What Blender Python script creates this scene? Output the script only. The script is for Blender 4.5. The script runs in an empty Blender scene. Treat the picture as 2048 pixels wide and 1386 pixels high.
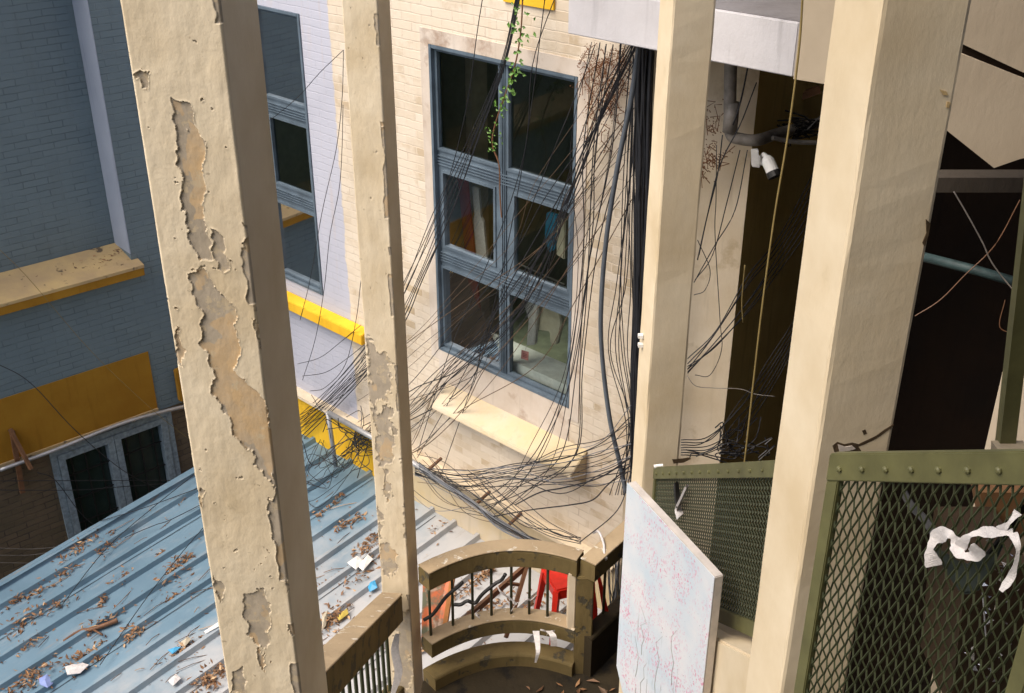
import bpy, math, random
import numpy as np
from mathutils import Vector, Matrix
R = math.radians
random.seed(7); rng = np.random.default_rng(7)
scene = bpy.context.scene
C = scene.collection

# ------------------------------------------------------------------ camera, sky, sun, exposure
F = 2240.0; TH = math.atan(F / 4287.0)
cd = bpy.data.cameras.new('camera'); cam = bpy.data.objects.new('camera', cd); C.objects.link(cam)
cd.sensor_width = 36; cd.lens = F / 2048 * 36; cd.clip_end = 500; cd.clip_start = .05
cam.rotation_euler = (math.pi / 2 - TH, 0, 0); scene.camera = cam
SUN_AZ, SUN_EL = -117.0, 54.0        # azimuth clockwise from +Y
w = bpy.data.worlds.new('World'); scene.world = w; w.use_nodes = True
nt = w.node_tree; sky = nt.nodes.new('ShaderNodeTexSky'); sky.sky_type = 'NISHITA'; sky.sun_disc = False
sky.sun_elevation = R(SUN_EL); sky.sun_rotation = R(SUN_AZ)
sky.air_density = 1.0; sky.dust_density = 4.0; sky.ozone_density = 1.0
nt.nodes['Background'].inputs[1].default_value = .15
nt.links.new(sky.outputs[0], nt.nodes['Background'].inputs[0])
sl = bpy.data.lights.new('sun', 'SUN'); sl.energy = 2.25; sl.angle = R(44); sl.color = (1, .91, .78)
so = bpy.data.objects.new('sun', sl); C.objects.link(so)
sd = Vector((math.sin(R(SUN_AZ)) * math.cos(R(SUN_EL)), math.cos(R(SUN_AZ)) * math.cos(R(SUN_EL)), math.sin(R(SUN_EL))))
so.rotation_euler = sd.to_track_quat('Z', 'Y').to_euler()
vs = scene.view_settings; vs.view_transform = 'Standard'; vs.look = 'None'; vs.exposure = .7; vs.gamma = 1; vs.use_curve_mapping = False

# ------------------------------------------------------------------ geometry helpers
cT, sT = math.cos(TH), math.sin(TH)
def ray(px, py):
    u = (px - 1024) / F; v = (py - 693) / F
    return Vector((u, cT - v * sT, -sT - v * cT))
def at_y(px, py, Y): r = ray(px, py); return r * (Y / r.y)
def at_z(px, py, Z): r = ray(px, py); return r * (Z / r.z)
def at_x(px, py, X): r = ray(px, py); return r * (X / r.x)
class Frame:                      # a vertical plane: s along it, o out of it towards the viewer
    def __init__(s, x, y, az):
        s.O = Vector((x, y, 0)); s.d = Vector((math.sin(R(az)), math.cos(R(az)), 0))
        n = Vector((s.d.y, -s.d.x, 0))
        if n.dot(-s.O) < 0: n = -n
        s.n = n; s.rot = math.atan2(s.d.y, s.d.x)
    def W(s, a, z, o=0.): return s.O + s.d * a + s.n * o + Vector((0, 0, z))
    def px(s, px, py, o=0.):
        r = ray(px, py); O = s.O + s.n * o; t = O.dot(s.n) / r.dot(s.n); p = r * t
        return (p - O).dot(s.d), p.z
    def P(s, px, py, o=0.): return s.W(*s.px(px, py, o), o)

class MB:
    def __init__(s): s.v = []; s.f = []
    def add(s, vs_, fs):
        b = len(s.v); s.v += [tuple(v) for v in vs_]; s.f += [tuple(b + i for i in f) for f in fs]; return s
    def hexa(s, p):               # 8 pts: 0-3 bottom loop, 4-7 top loop
        return s.add(p, [(0, 3, 2, 1), (4, 5, 6, 7), (0, 1, 5, 4), (1, 2, 6, 5), (2, 3, 7, 6), (3, 0, 4, 7)])
    def fbox(s, fr, a0, a1, z0, z1, o0, o1):
        p = [fr.W(a, z, o) for z in (z0, z1) for a, o in ((a0, o0), (a1, o0), (a1, o1), (a0, o1))]
        return s.hexa(p)
    def box(s, x0, x1, y0, y1, z0, z1):
        return s.hexa([(x, y, z) for z in (z0, z1) for x, y in ((x0, y0), (x1, y0), (x1, y1), (x0, y1))])
    def beam(s, a, b, wd, hg, up=Vector((0, 0, 1))):    # rectangular bar between two points
        a = Vector(a); b = Vector(b); t = (b - a).normalized(); sd_ = t.cross(up).normalized() * wd / 2; u = sd_.cross(t).normalized() * hg / 2
        return s.hexa([a - sd_ - u, a + sd_ - u, b + sd_ - u, b - sd_ - u, a - sd_ + u, a + sd_ + u, b + sd_ + u, b - sd_ + u])
    def prism(s, poly, ext):      # polygon extruded by a vector
        n = len(poly); ext = Vector(ext); p = [Vector(q) for q in poly]
        return s.add(p + [q + ext for q in p], [tuple(range(n)), tuple(range(2 * n - 1, n - 1, -1))] + [(i, i + n, (i + 1) % n + n, (i + 1) % n) for i in range(n)])
    def tube(s, pts, r, k=6, caps=True):
        pts = [Vector(p) for p in pts]; n = len(pts); b = len(s.v); ref = Vector((.3, .2, .93))
        for i, p in enumerate(pts):
            t = (pts[min(i + 1, n - 1)] - pts[max(i - 1, 0)])
            t = t.normalized() if t.length > 1e-9 else Vector((0, 0, 1))
            rr = ref if abs(t.dot(ref)) < .97 else Vector((1, 0, 0))
            x = t.cross(rr).normalized(); y = t.cross(x)
            ri = r[i] if hasattr(r, '__len__') else r
            for j in range(k):
                an = 2 * math.pi * j / k; s.v.append(tuple(p + (x * math.cos(an) + y * math.sin(an)) * ri))
        for i in range(n - 1):
            for j in range(k):
                a = b + i * k + j; c = b + i * k + (j + 1) % k; s.f.append((a, c, c + k, a + k))
        if caps: s.f.append(tuple(b + j for j in range(k))[::-1]); s.f.append(tuple(b + (n - 1) * k + j for j in range(k)))
        return s
    def ribbon(s, pts, side, wd, th=.002):
        pts = [Vector(p) for p in pts]; n = len(pts); b = len(s.v)
        for i, p in enumerate(pts):
            sd_ = Vector(side[i] if isinstance(side, list) else side); wi = wd[i] if hasattr(wd, '__len__') else wd
            t = (pts[min(i + 1, n - 1)] - pts[max(i - 1, 0)]).normalized(); nn = t.cross(sd_).normalized() * th
            for q in (p - sd_ * wi / 2 - nn, p + sd_ * wi / 2 - nn, p + sd_ * wi / 2 + nn, p - sd_ * wi / 2 + nn): s.v.append(tuple(q))
        for i in range(n - 1):
            for j in range(4):
                a = b + i * 4 + j; c = b + i * 4 + (j + 1) % 4; s.f.append((a, c, c + 4, a + 4))
        return s
    def build(s, name, mat, parent=None, base=None, rot=0., smooth=False, bevel=0.):
        me = bpy.data.meshes.new(name); o = bpy.data.objects.new(name, me); C.objects.link(o)
        if parent is not None:
            M = parent['_m'] if False else MATS_[parent.name]; o.parent = parent
        else:
            if base is None:
                a = np.array(s.v); base = ((a[:, 0].min() + a[:, 0].max()) / 2, (a[:, 1].min() + a[:, 1].max()) / 2, a[:, 2].min())
            M = Matrix.Translation(base) @ Matrix.Rotation(rot, 4, 'Z'); o.matrix_world = M
            o.location = base; o.rotation_euler = (0, 0, rot)
        MATS_[o.name] = M
        Mi = np.array(M.inverted()); a = np.array(s.v, dtype=float); a = a @ Mi[:3, :3].T + Mi[:3, 3]
        me.from_pydata([tuple(q) for q in a], [], s.f); me.update()
        if mat: me.materials.append(mat)
        import bmesh
        bm = bmesh.new(); bm.from_mesh(me); bmesh.ops.recalc_face_normals(bm, faces=bm.faces)
        if bevel: bmesh.ops.bevel(bm, geom=[e for e in bm.edges if e.calc_face_angle(0) > .5], offset=bevel, segments=2, affect='EDGES')
        bm.to_mesh(me); bm.free()
        if smooth: me.polygons.foreach_set('use_smooth', [True] * len(me.polygons))
        return o
MATS_ = {}
def tag(o, label=None, cat=None, group=None, kind=None):
    if label: o['label'] = label
    if cat: o['category'] = cat
    if group: o['group'] = group
    if kind: o['kind'] = kind
    return o
def thing(name, label, cat, loc=(0, 0, 0), rot=0., group=None):
    o = bpy.data.objects.new(name, None); C.objects.link(o); o.location = loc; o.rotation_euler = (0, 0, rot); o.empty_display_size = .1
    MATS_[o.name] = Matrix.Translation(loc) @ Matrix.Rotation(rot, 4, 'Z')
    return tag(o, label, cat, group)
def spline(pts, n=8):
    p = [Vector(q) for q in pts]
    if len(p) < 3:
        return [p[0].lerp(p[-1], i / n) for i in range(n + 1)]
    p = [p[0] * 2 - p[1]] + p + [p[-1] * 2 - p[-2]]; out = []
    for i in range(1, len(p) - 2):
        for k in range(n):
            t = k / n; a, b, c, d = p[i - 1:i + 3]
            out.append(.5 * ((2 * b) + (c - a) * t + (2 * a - 5 * b + 4 * c - d) * t * t + (3 * b - a - 3 * c + d) * t ** 3))
    out.append(p[-2]); return out

# ------------------------------------------------------------------ materials
def new_mat(name):
    m = bpy.data.materials.new(name); m.use_nodes = True; n = m.node_tree; b = n.nodes['Principled BSDF']; return m, n, b
def N(n, t, **kw):
    q = n.nodes.new(t)
    for k, v in kw.items():
        if k.startswith('i_'): q.inputs[k[2:].replace('_', ' ')].default_value = v
        else: setattr(q, k, v)
    return q
def mixc(n, fac, a, b):
    m = n.nodes.new('ShaderNodeMix'); m.data_type = 'RGBA'
    for i, v in ((0, fac), (6, a), (7, b)):
        if hasattr(v, 'links'): n.links.new(v, m.inputs[i])
        elif i == 0: m.inputs[i].default_value = v
        else: m.inputs[i].default_value = (*v, 1)
    return m.outputs[2]
def noise(n, vec, scale, det=6, rough=.6):
    t = N(n, 'ShaderNodeTexNoise', i_Scale=scale, i_Detail=det, i_Roughness=rough)
    if vec is not None: n.links.new(vec, t.inputs['Vector'])
    return t.outputs[0]
def ramp(n, fac, a, b, ca=0., cb=1.):
    r = N(n, 'ShaderNodeMapRange'); r.inputs[1].default_value = a; r.inputs[2].default_value = b; r.inputs[3].default_value = ca; r.inputs[4].default_value = cb
    n.links.new(fac, r.inputs[0]); return r.outputs[0]
def math_(n, op, a, b):
    m = N(n, 'ShaderNodeMath', operation=op)
    for i, v in enumerate((a, b)):
        if hasattr(v, 'links'): n.links.new(v, m.inputs[i])
        else: m.inputs[i].default_value = v
    return m.outputs[0]
def coords(n, sc=(1, 1, 1)):
    tc = N(n, 'ShaderNodeTexCoord'); mp = N(n, 'ShaderNodeMapping'); mp.inputs['Scale'].default_value = sc
    n.links.new(tc.outputs['Object'], mp.inputs[0]); return mp.outputs[0]
def bump(n, b, h, st=.3, dist=.01, prev=None):
    u = N(n, 'ShaderNodeBump', i_Strength=st, i_Distance=dist); n.links.new(h, u.inputs['Height'])
    if prev: n.links.new(prev, u.inputs['Normal'])
    n.links.new(u.outputs[0], b.inputs['Normal']); return u.outputs[0]
def plaster(name, c1, c2, dirt=None, dlo=.62, dhi=.72, rough=.75, bst=.4, sc=1., dsc=3., streak=True):
    m, n, b = new_mat(name); v = coords(n); 
    f = noise(n, v, 2.2 * sc); c = mixc(n, ramp(n, f, .35, .68), c1, c2)
    if streak:
        vz = coords(n, (9, 9, .8)); g = noise(n, vz, 1.4, 4); c = mixc(n, ramp(n, g, .55, .8, 0, .55), c, tuple(x * .62 for x in c2))
    if dirt:
        d = noise(n, v, dsc, 8, .62); mk = ramp(n, d, dlo, dhi); c = mixc(n, mk, c, dirt)
    n.links.new(c, b.inputs[0]); b.inputs['Roughness'].default_value = rough; b.inputs['Specular IOR Level'].default_value = .2
    fine = noise(n, v, 60, 3); big = noise(n, coords(n, (1, 1, .35)), 14, 5)
    hh = math_(n, 'ADD', math_(n, 'MULTIPLY', fine, .25), big)
    if dirt: hh = math_(n, 'SUBTRACT', hh, math_(n, 'MULTIPLY', mk, .5))
    bump(n, b, hh, bst, .012); return m
def brick(name, base, base2, mortar, bw=.24, rh=.075, dirt=None, worn=None, worn_lo=.55, split=None, bst=.55, mort=.006):
    """painted brick; split=(s, colour) changes the paint to the far side of local x"""
    m, n, b = new_mat(name); tc = N(n, 'ShaderNodeTexCoord'); sp = N(n, 'ShaderNodeSeparateXYZ'); n.links.new(tc.outputs['Object'], sp.inputs[0])
    cb = N(n, 'ShaderNodeCombineXYZ'); n.links.new(sp.outputs[0], cb.inputs[0]); n.links.new(sp.outputs[2], cb.inputs[1])
    obj = tc.outputs['Object']
    wob = noise(n, obj, 6, 3); ov = N(n, 'ShaderNodeVectorMath', operation='MULTIPLY_ADD')
    wv = N(n, 'ShaderNodeTexNoise', i_Scale=7., i_Detail=4.); n.links.new(obj, wv.inputs['Vector'])
    ov.inputs[1].default_value = (.02, .02, 0); n.links.new(wv.outputs['Color'], ov.inputs[0]); n.links.new(cb.outputs[0], ov.inputs[2])
    bt = N(n, 'ShaderNodeTexBrick', offset=.5); n.links.new(ov.outputs[0], bt.inputs['Vector'])
    bt.inputs['Color1'].default_value = (*base, 1); bt.inputs['Color2'].default_value = (*base2, 1); bt.inputs['Mortar'].default_value = (*mortar, 1)
    bt.inputs['Scale'].default_value = 1; bt.inputs['Mortar Size'].default_value = mort; bt.inputs['Mortar Smooth'].default_value = .6
    bt.inputs['Brick Width'].default_value = bw; bt.inputs['Row Height'].default_value = rh
    c = bt.outputs['Color']; pm = noise(n, obj, 1.3, 5)
    # paint fills most joints: they show only here and there
    jv = noise(n, obj, 3.3, 6); flat = mixc(n, ramp(n, noise(n, obj, 2.), .35, .7), base, base2)
    c = mixc(n, ramp(n, jv, .42, .58), flat, c)
    if worn:                      # bricks whose paint has gone
        bb = N(n, 'ShaderNodeTexBrick', offset=.5); n.links.new(ov.outputs[0], bb.inputs['Vector'])
        for k in ('Scale', 'Mortar Size', 'Mortar Smooth', 'Brick Width', 'Row Height'): bb.inputs[k].default_value = bt.inputs[k].default_value
        bb.inputs['Color1'].default_value = (*worn, 1); bb.inputs['Color2'].default_value = (*base, 1); bb.inputs['Mortar'].default_value = (*base2, 1)
        c = mixc(n, ramp(n, noise(n, obj, 1.1, 7, .65), worn_lo, worn_lo + .09), c, bb.outputs['Color'])
    if split:
        e = math_(n, 'ADD', sp.outputs[0], math_(n, 'MULTIPLY', noise(n, obj, 4, 5), .12)); fl = ramp(n, e, split[0] - .01 + .06, split[0] + .01 + .06)
        sc_ = mixc(n, ramp(n, jv, .45, .6), split[1], mixc(n, bt.outputs['Fac'], split[1], tuple(x * .93 for x in split[1])))
        c = mixc(n, fl, c, sc_)
    vz = coords(n, (7, 7, .5)); g = noise(n, vz, 1.3, 5); 
    if dirt: c = mixc(n, ramp(n, g, .58, .78, 0, .4), c, dirt)
    n.links.new(c, b.inputs[0]); b.inputs['Roughness'].default_value = .7
    h = math_(n, 'ADD', math_(n, 'MULTIPLY', bt.outputs['Fac'], -1.), math_(n, 'MULTIPLY', noise(n, obj, 35, 5), .55))
    bump(n, b, h, bst, .009); return m
def plain(name, c, rough=.5, metal=0., var=.15, sc=12, bst=.1):
    m, n, b = new_mat(name); v = coords(n); f = noise(n, v, sc)
    n.links.new(mixc(n, ramp(n, f, .3, .7), tuple(min(1, x * (1 + var)) for x in c), tuple(x * (1 - var) for x in c)), b.inputs[0])
    b.inputs['Roughness'].default_value = rough; b.inputs['Metallic'].default_value = metal
    if bst: bump(n, b, noise(n, v, sc * 4, 3), bst, .004)
    return m
def attr_mat(name, paint, paint2, raw, ochre):
    """peeling paint: colour attribute 'wear' r = bare plaster, g = ochre undercoat, b = grime"""
    m, n, b = new_mat(name); a = N(n, 'ShaderNodeAttribute', attribute_name='wear'); sp = N(n, 'ShaderNodeSeparateColor'); n.links.new(a.outputs[0], sp.inputs[0])
    v = coords(n); c = mixc(n, ramp(n, noise(n, v, 3.5), .35, .68), paint, paint2)
    g = noise(n, coords(n, (14, 14, 1.2)), 1.6, 4); c = mixc(n, ramp(n, g, .52, .75, 0, .32), c, tuple(x * .7 for x in paint2))
    c = mixc(n, ramp(n, noise(n, v, 22, 6, .7), .66, .74, 0, .6), c, tuple(x * .5 for x in paint2))
    u = mixc(n, ramp(n, noise(n, v, 9, 7, .7), .4, .62), raw, tuple(x * .8 for x in raw))
    oc = mixc(n, ramp(n, noise(n, v, 7, 6, .7), .4, .6), ochre, tuple((x + y) / 2 for x, y in zip(raw, ochre)))
    u = mixc(n, sp.outputs[1], u, oc); u = mixc(n, ramp(n, noise(n, v, 16, 8, .75), .54, .57, 0, .8), u, tuple(x * .86 for x in paint2)); u = mixc(n, ramp(n, noise(n, v, 34, 7, .8), .62, .68, 0, .7), u, (.16, .12, .08)); c = mixc(n, sp.outputs[0], c, u); c = mixc(n, sp.outputs[2], c, (.13, .09, .05))
    n.links.new(c, b.inputs[0]); b.inputs['Roughness'].default_value = .72
    h = math_(n, 'ADD', math_(n, 'MULTIPLY', noise(n, v, 75, 3), .3), noise(n, coords(n, (1, 1, .5)), 18, 5)); bump(n, b, h, .35, .008)
    return m
CREAM = (.67, .57, .41); CREAM2 = (.56, .45, .29)
M = {}
M['pillar'] = plaster('cream_plaster', CREAM, CREAM2, (.50, .40, .25), .68, .8, bst=.2, dsc=2, streak=False)
M['peel'] = attr_mat('peeling_plaster', CREAM, CREAM2, (.40, .335, .25), (.52, .36, .19))
M['rail'] = plaster('stained_shaded_cement', (.165, .12, .05), (.105, .078, .032), (.07, .06, .04), .56, .6, dsc=7, bst=.6)  # dark ochre base carries the stairwell's shade, with stains on top
M['railtop'] = plaster('lit_worn_rail_top', (.42, .32, .20), (.30, .225, .14), (.62, .56, .46), .60, .66, dsc=9, bst=.6, streak=False)  # lit tone of the rail tops put into the colour, with worn patches
M['brick_cream'] = brick('cream_painted_brick', (.74, .65, .53), (.68, .56, .42), (.55, .44, .31), dirt=(.55, .42, .30), worn=(.47, .37, .23), split=None, bst=.35)
M['brick_blue'] = brick('blue_shaded_brick', (.135, .185, .21), (.12, .165, .19), (.085, .12, .14), dirt=(.10, .125, .14), bst=.5, bw=.26, rh=.07)  # lilac wall paint in shadow: the shade is put into the base colour
M['brick_low'] = brick('dark_bare_brick', (.14, .10, .06), (.09, .07, .04), (.05, .04, .03), bst=.9)
M['lilac'] = plaster('lilac_paint', (.34, .38, .46), (.30, .34, .42), None, bst=.3)
M['render'] = plaster('cream_render', (.70, .60, .46), (.60, .49, .34), (.45, .35, .22), .6, .72, bst=.35)
M['reveal'] = plaster('pale_reveal', (.60, .535, .47), (.50, .42, .34), (.34, .25, .19), .55, .68)
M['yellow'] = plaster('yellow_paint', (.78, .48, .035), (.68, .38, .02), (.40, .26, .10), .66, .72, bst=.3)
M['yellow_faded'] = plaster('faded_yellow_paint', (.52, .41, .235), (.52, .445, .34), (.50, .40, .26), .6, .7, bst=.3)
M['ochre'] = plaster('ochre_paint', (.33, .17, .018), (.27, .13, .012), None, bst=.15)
M['ledge'] = plaster('dusty_ledge', (.50, .36, .17), (.36, .26, .15), (.12, .09, .06), .6, .66, dsc=6, streak=False)
M['slab'] = plaster('pale_slab', (.60, .585, .60), (.52, .50, .51), None)
M['gallery'] = plaster('gallery_bounce_yellow', (.82, .60, .20), (.76, .54, .16), None)  # yellow picked so the unseen gallery bounces warm fill onto the pillars
M['brown_dirt'] = plaster('brown_dirt', (.10, .065, .035), (.05, .035, .02), None, bst=.8)
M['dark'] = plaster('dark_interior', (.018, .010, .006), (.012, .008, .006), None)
M['brown'] = plaster('shaded_ochre_plaster', (.62, .47, .17), (.54, .39, .13), None)  # ochre cast of the recess's shade put into the colour
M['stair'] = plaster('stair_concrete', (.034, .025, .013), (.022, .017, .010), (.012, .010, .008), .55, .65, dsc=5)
M['tan'] = plaster('tan_slab', (.54, .45, .33), (.46, .375, .27), (.16, .13, .10), .66, .72, bst=.2)
M['frame'] = plain('slate_blue_frame', (.10, .135, .17), .42, 0, .25, 6)
M['frameA'] = plain('grey_blue_painted_wood', (.20, .255, .29), .6, 0, .35, 25)
M['green'] = plain('olive_painted_steel', (.095, .092, .036), .5, 0, .22, 9, .2)
M['mesh'] = plain('dark_green_mesh', (.038, .045, .02), .45, .2)
M['cable'] = plain('black_cable', (.012, .013, .017), .5, 0, .3, bst=0)
M['wire_brown'] = plain('brown_wire', (.09, .055, .03), .6, 0, .3, bst=0)
M['cable_g'] = plain('grey_cable', (.14, .15, .17), .5, 0, .2, bst=0)
M['conduit'] = plain('grey_conduit', (.10, .115, .135), .35)
M['pipe'] = plain('galvanised_pipe', (.42, .42, .43), .45, .6)
M['pvc'] = plain('dirty_pvc', (.22, .20, .18), .5, 0, .4)
M['white'] = plain('white_plastic', (.72, .71, .69), .5)
M['cloth'] = plain('white_cloth', (.56, .53, .52), .9, 0, .16, 40, .6)
M['black'] = plain('black_rubber', (.012, .011, .010), .5)
M['red'] = plain('red_plastic', (.72, .03, .015), .35)
M['redcloth'] = plain('red_fabric', (.28, .02, .012), .85)
M['wood'] = plain('brown_wood', (.14, .065, .03), .6, 0, .3)
M['leaf'] = plain('green_leaf', (.10, .22, .03), .5)
M['brass'] = plain('yellow_rope', (.20, .145, .045), .8)
M['teal'] = plain('teal_painted_pipe', (.03, .055, .055), .6, 0, .5)
M['pink'] = plain('pink_card', (.70, .28, .26), .8)
M['blue'] = plain('blue_wrapper', (.05, .28, .50), .4)
M['bluecloth'] = plain('blue_fabric', (.02, .22, .38), .9)
M['skinform'] = plain('pale_fabric', (.42, .37, .28), .8)
M['room'] = plain('room_wall', (.19, .21, .165), .8)
M['roomfloor'] = plain('room_floor', (.30, .32, .22), .5, 0, .3, 5)
M['ground'] = plaster('dirty_ground', (.08, .07, .055), (.05, .045, .035), (.03, .03, .025), .5, .6)
def roof_mat():
    m, n, b = new_mat('painted_tin_roof'); v = coords(n); a = mixc(n, ramp(n, noise(n, v, 1.2, 6), .35, .65), (.175, .275, .355), (.13, .215, .285))
    c = mixc(n, ramp(n, noise(n, coords(n, (1, .25, 1)), 7, 7, .7), .56, .76, 0, .5), a, (.40, .40, .40))
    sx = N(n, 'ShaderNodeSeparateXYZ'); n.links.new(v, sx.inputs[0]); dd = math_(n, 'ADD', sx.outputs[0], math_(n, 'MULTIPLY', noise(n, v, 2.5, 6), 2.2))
    c = mixc(n, ramp(n, dd, 3.6, 2.5, 0, .75), c, (.50, .47, .45))  # paler towards the right: sunlit brightness put into the colour as dusty film
    c = mixc(n, ramp(n, noise(n, coords(n, (3, .3, 1)), 5, 6, .7), .60, .70, 0, .6), c, (.30, .24, .19))
    c = mixc(n, ramp(n, noise(n, v, 45, 5, .7), .66, .72, 0, .8), c, (.14, .10, .07))
    n.links.new(c, b.inputs[0]); b.inputs['Roughness'].default_value = .5; b.inputs['Metallic'].default_value = .15
    bump(n, b, noise(n, v, 20), .12, .01); return m
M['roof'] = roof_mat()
def glass_mat(name, tint=(.80, .86, .82), gl=.0):
    m = bpy.data.materials.new(name); m.use_nodes = True; n = m.node_tree; n.nodes.clear(); o = N(n, 'ShaderNodeOutputMaterial')
    t = N(n, 'ShaderNodeBsdfTransparent'); t.inputs[0].default_value = (*tint, 1); g = N(n, 'ShaderNodeBsdfGlossy'); g.inputs['Roughness'].default_value = .03
    lw = N(n, 'ShaderNodeFresnel', i_IOR=1.30); mx = N(n, 'ShaderNodeMixShader'); n.links.new(math_(n, 'ADD', lw.outputs[0], gl * .3), mx.inputs[0])
    n.links.new(t.outputs[0], mx.inputs[1]); n.links.new(g.outputs[0], mx.inputs[2]); n.links.new(mx.outputs[0], o.inputs[0]); return m
M['glass'] = glass_mat('window_glass')
def leaf_litter_mat():
    m, n, b = new_mat('dry_leaf'); g = N(n, 'ShaderNodeNewGeometry'); cr = N(n, 'ShaderNodeValToRGB'); n.links.new(g.outputs['Random Per Island'], cr.inputs[0])
    e = cr.color_ramp; e.elements[0].color = (.07, .03, .012, 1); e.elements[1].color = (.55, .36, .20, 1)
    for p, c in ((.2, (.12, .06, .028, 1)), (.45, (.22, .11, .05, 1)), (.65, (.32, .17, .075, 1)), (.82, (.13, .08, .05, 1))): e.elements.new(p).color = c
    n.links.new(cr.outputs[0], b.inputs[0]); b.inputs['Roughness'].default_value = .7; return m
M['litter'] = leaf_litter_mat()

# ------------------------------------------------------------------ main planes of the courtyard
FB = Frame(.49, 8.1, -47)                 # sunlit wall with the big window
tcor = 5.5; cor = FB.W(tcor, 0)           # inner corner of the courtyard
FA = Frame(cor.x, cor.y, 229)             # shaded blue wall (s grows towards the viewer)
SE = -.60                                 # right end of the sunlit wall
GZ = -10.5
def zB(px, py, o=0): return FB.px(px, py, o)

gnd = MB().add([(-60, -60, GZ), (60, -60, GZ), (60, 60, GZ), (-60, 60, GZ)], [(0, 1, 2, 3)]).build('ground', M['ground']); tag(gnd, kind='structure')

def wall_with_holes(fr, s0, s1, z0, z1, holes, o=0., depth=.2):
    """a wall face with rectangular openings and their reveals"""
    mb = MB(); ss = sorted({s0, s1, *[h[0] for h in holes], *[h[1] for h in holes]}); zs = sorted({z0, z1, *[h[2] for h in holes], *[h[3] for h in holes]})
    for i in range(len(ss) - 1):
        for j in range(len(zs) - 1):
            cs, cz = (ss[i] + ss[i + 1]) / 2, (zs[j] + zs[j + 1]) / 2
            if any(h[0] < cs < h[1] and h[2] < cz < h[3] for h in holes): continue
            mb.add([fr.W(ss[i], zs[j], o), fr.W(ss[i + 1], zs[j], o), fr.W(ss[i + 1], zs[j + 1], o), fr.W(ss[i], zs[j + 1], o)], [(0, 1, 2, 3)])
    for h in holes:
        q = [fr.W(a, z, oo) for oo in (o, o - depth) for a, z in ((h[0], h[2]), (h[1], h[2]), (h[1], h[3]), (h[0], h[3]))]
        mb.add(q, [(0, 1, 5, 4), (1, 2, 6, 5), (2, 3, 7, 6), (3, 0, 4, 7)])
    return mb

# ---- big window, coordinates on the plane of the wall
sL, zT1 = zB(858, 88); sR, zT2 = zB(1157, 152); _, zb1 = zB(880, 697); sR2, zb2 = zB(1140, 818)
WS0, WS1 = (sR + sR2) / 2, sL; WZ1 = (zT1 + zT2) / 2; WZ0 = (zb1 + zb2) / 2
print('window', WS0, WS1, WZ0, WZ1, zT1, zT2, zb1, zb2)
ls = zB(600, 28); l2 = zB(646, 590); print('lilac window right edge', ls, l2)
LW1 = l2[0]; LS0 = (ls[0] + l2[0]) / 2; WW = WS1 - WS0
holes = [(WS0, WS1, WZ0, WZ1)]
LZ0 = l2[1]; LZ1 = ls[1]
holes.append((LS0, LS0 + WW * .75, LZ0, LZ1))

bB = thing('painted_brick_building', 'cream and lilac brick building with tall six-pane windows and yellow ledges above the tin roof', 'building', FB.W(0, GZ), FB.rot)
SPL = zB(665, 150)[0]; print('paint split s', SPL)
M['brick_cream'].node_tree  # single wall, paint changes colour along its length
mwall = brick('sunlit_painted_brick', (.66, .58, .475), (.62, .53, .41), (.50, .41, .32), dirt=(.52, .38, .26), worn=(.46, .36, .24), worn_lo=.47, split=(SPL, (.445, .455, .53)), bst=.35)
wall_with_holes(FB, SE, tcor, GZ, 1.2, holes, 0, .13).build('wall', mwall, bB)
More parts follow.
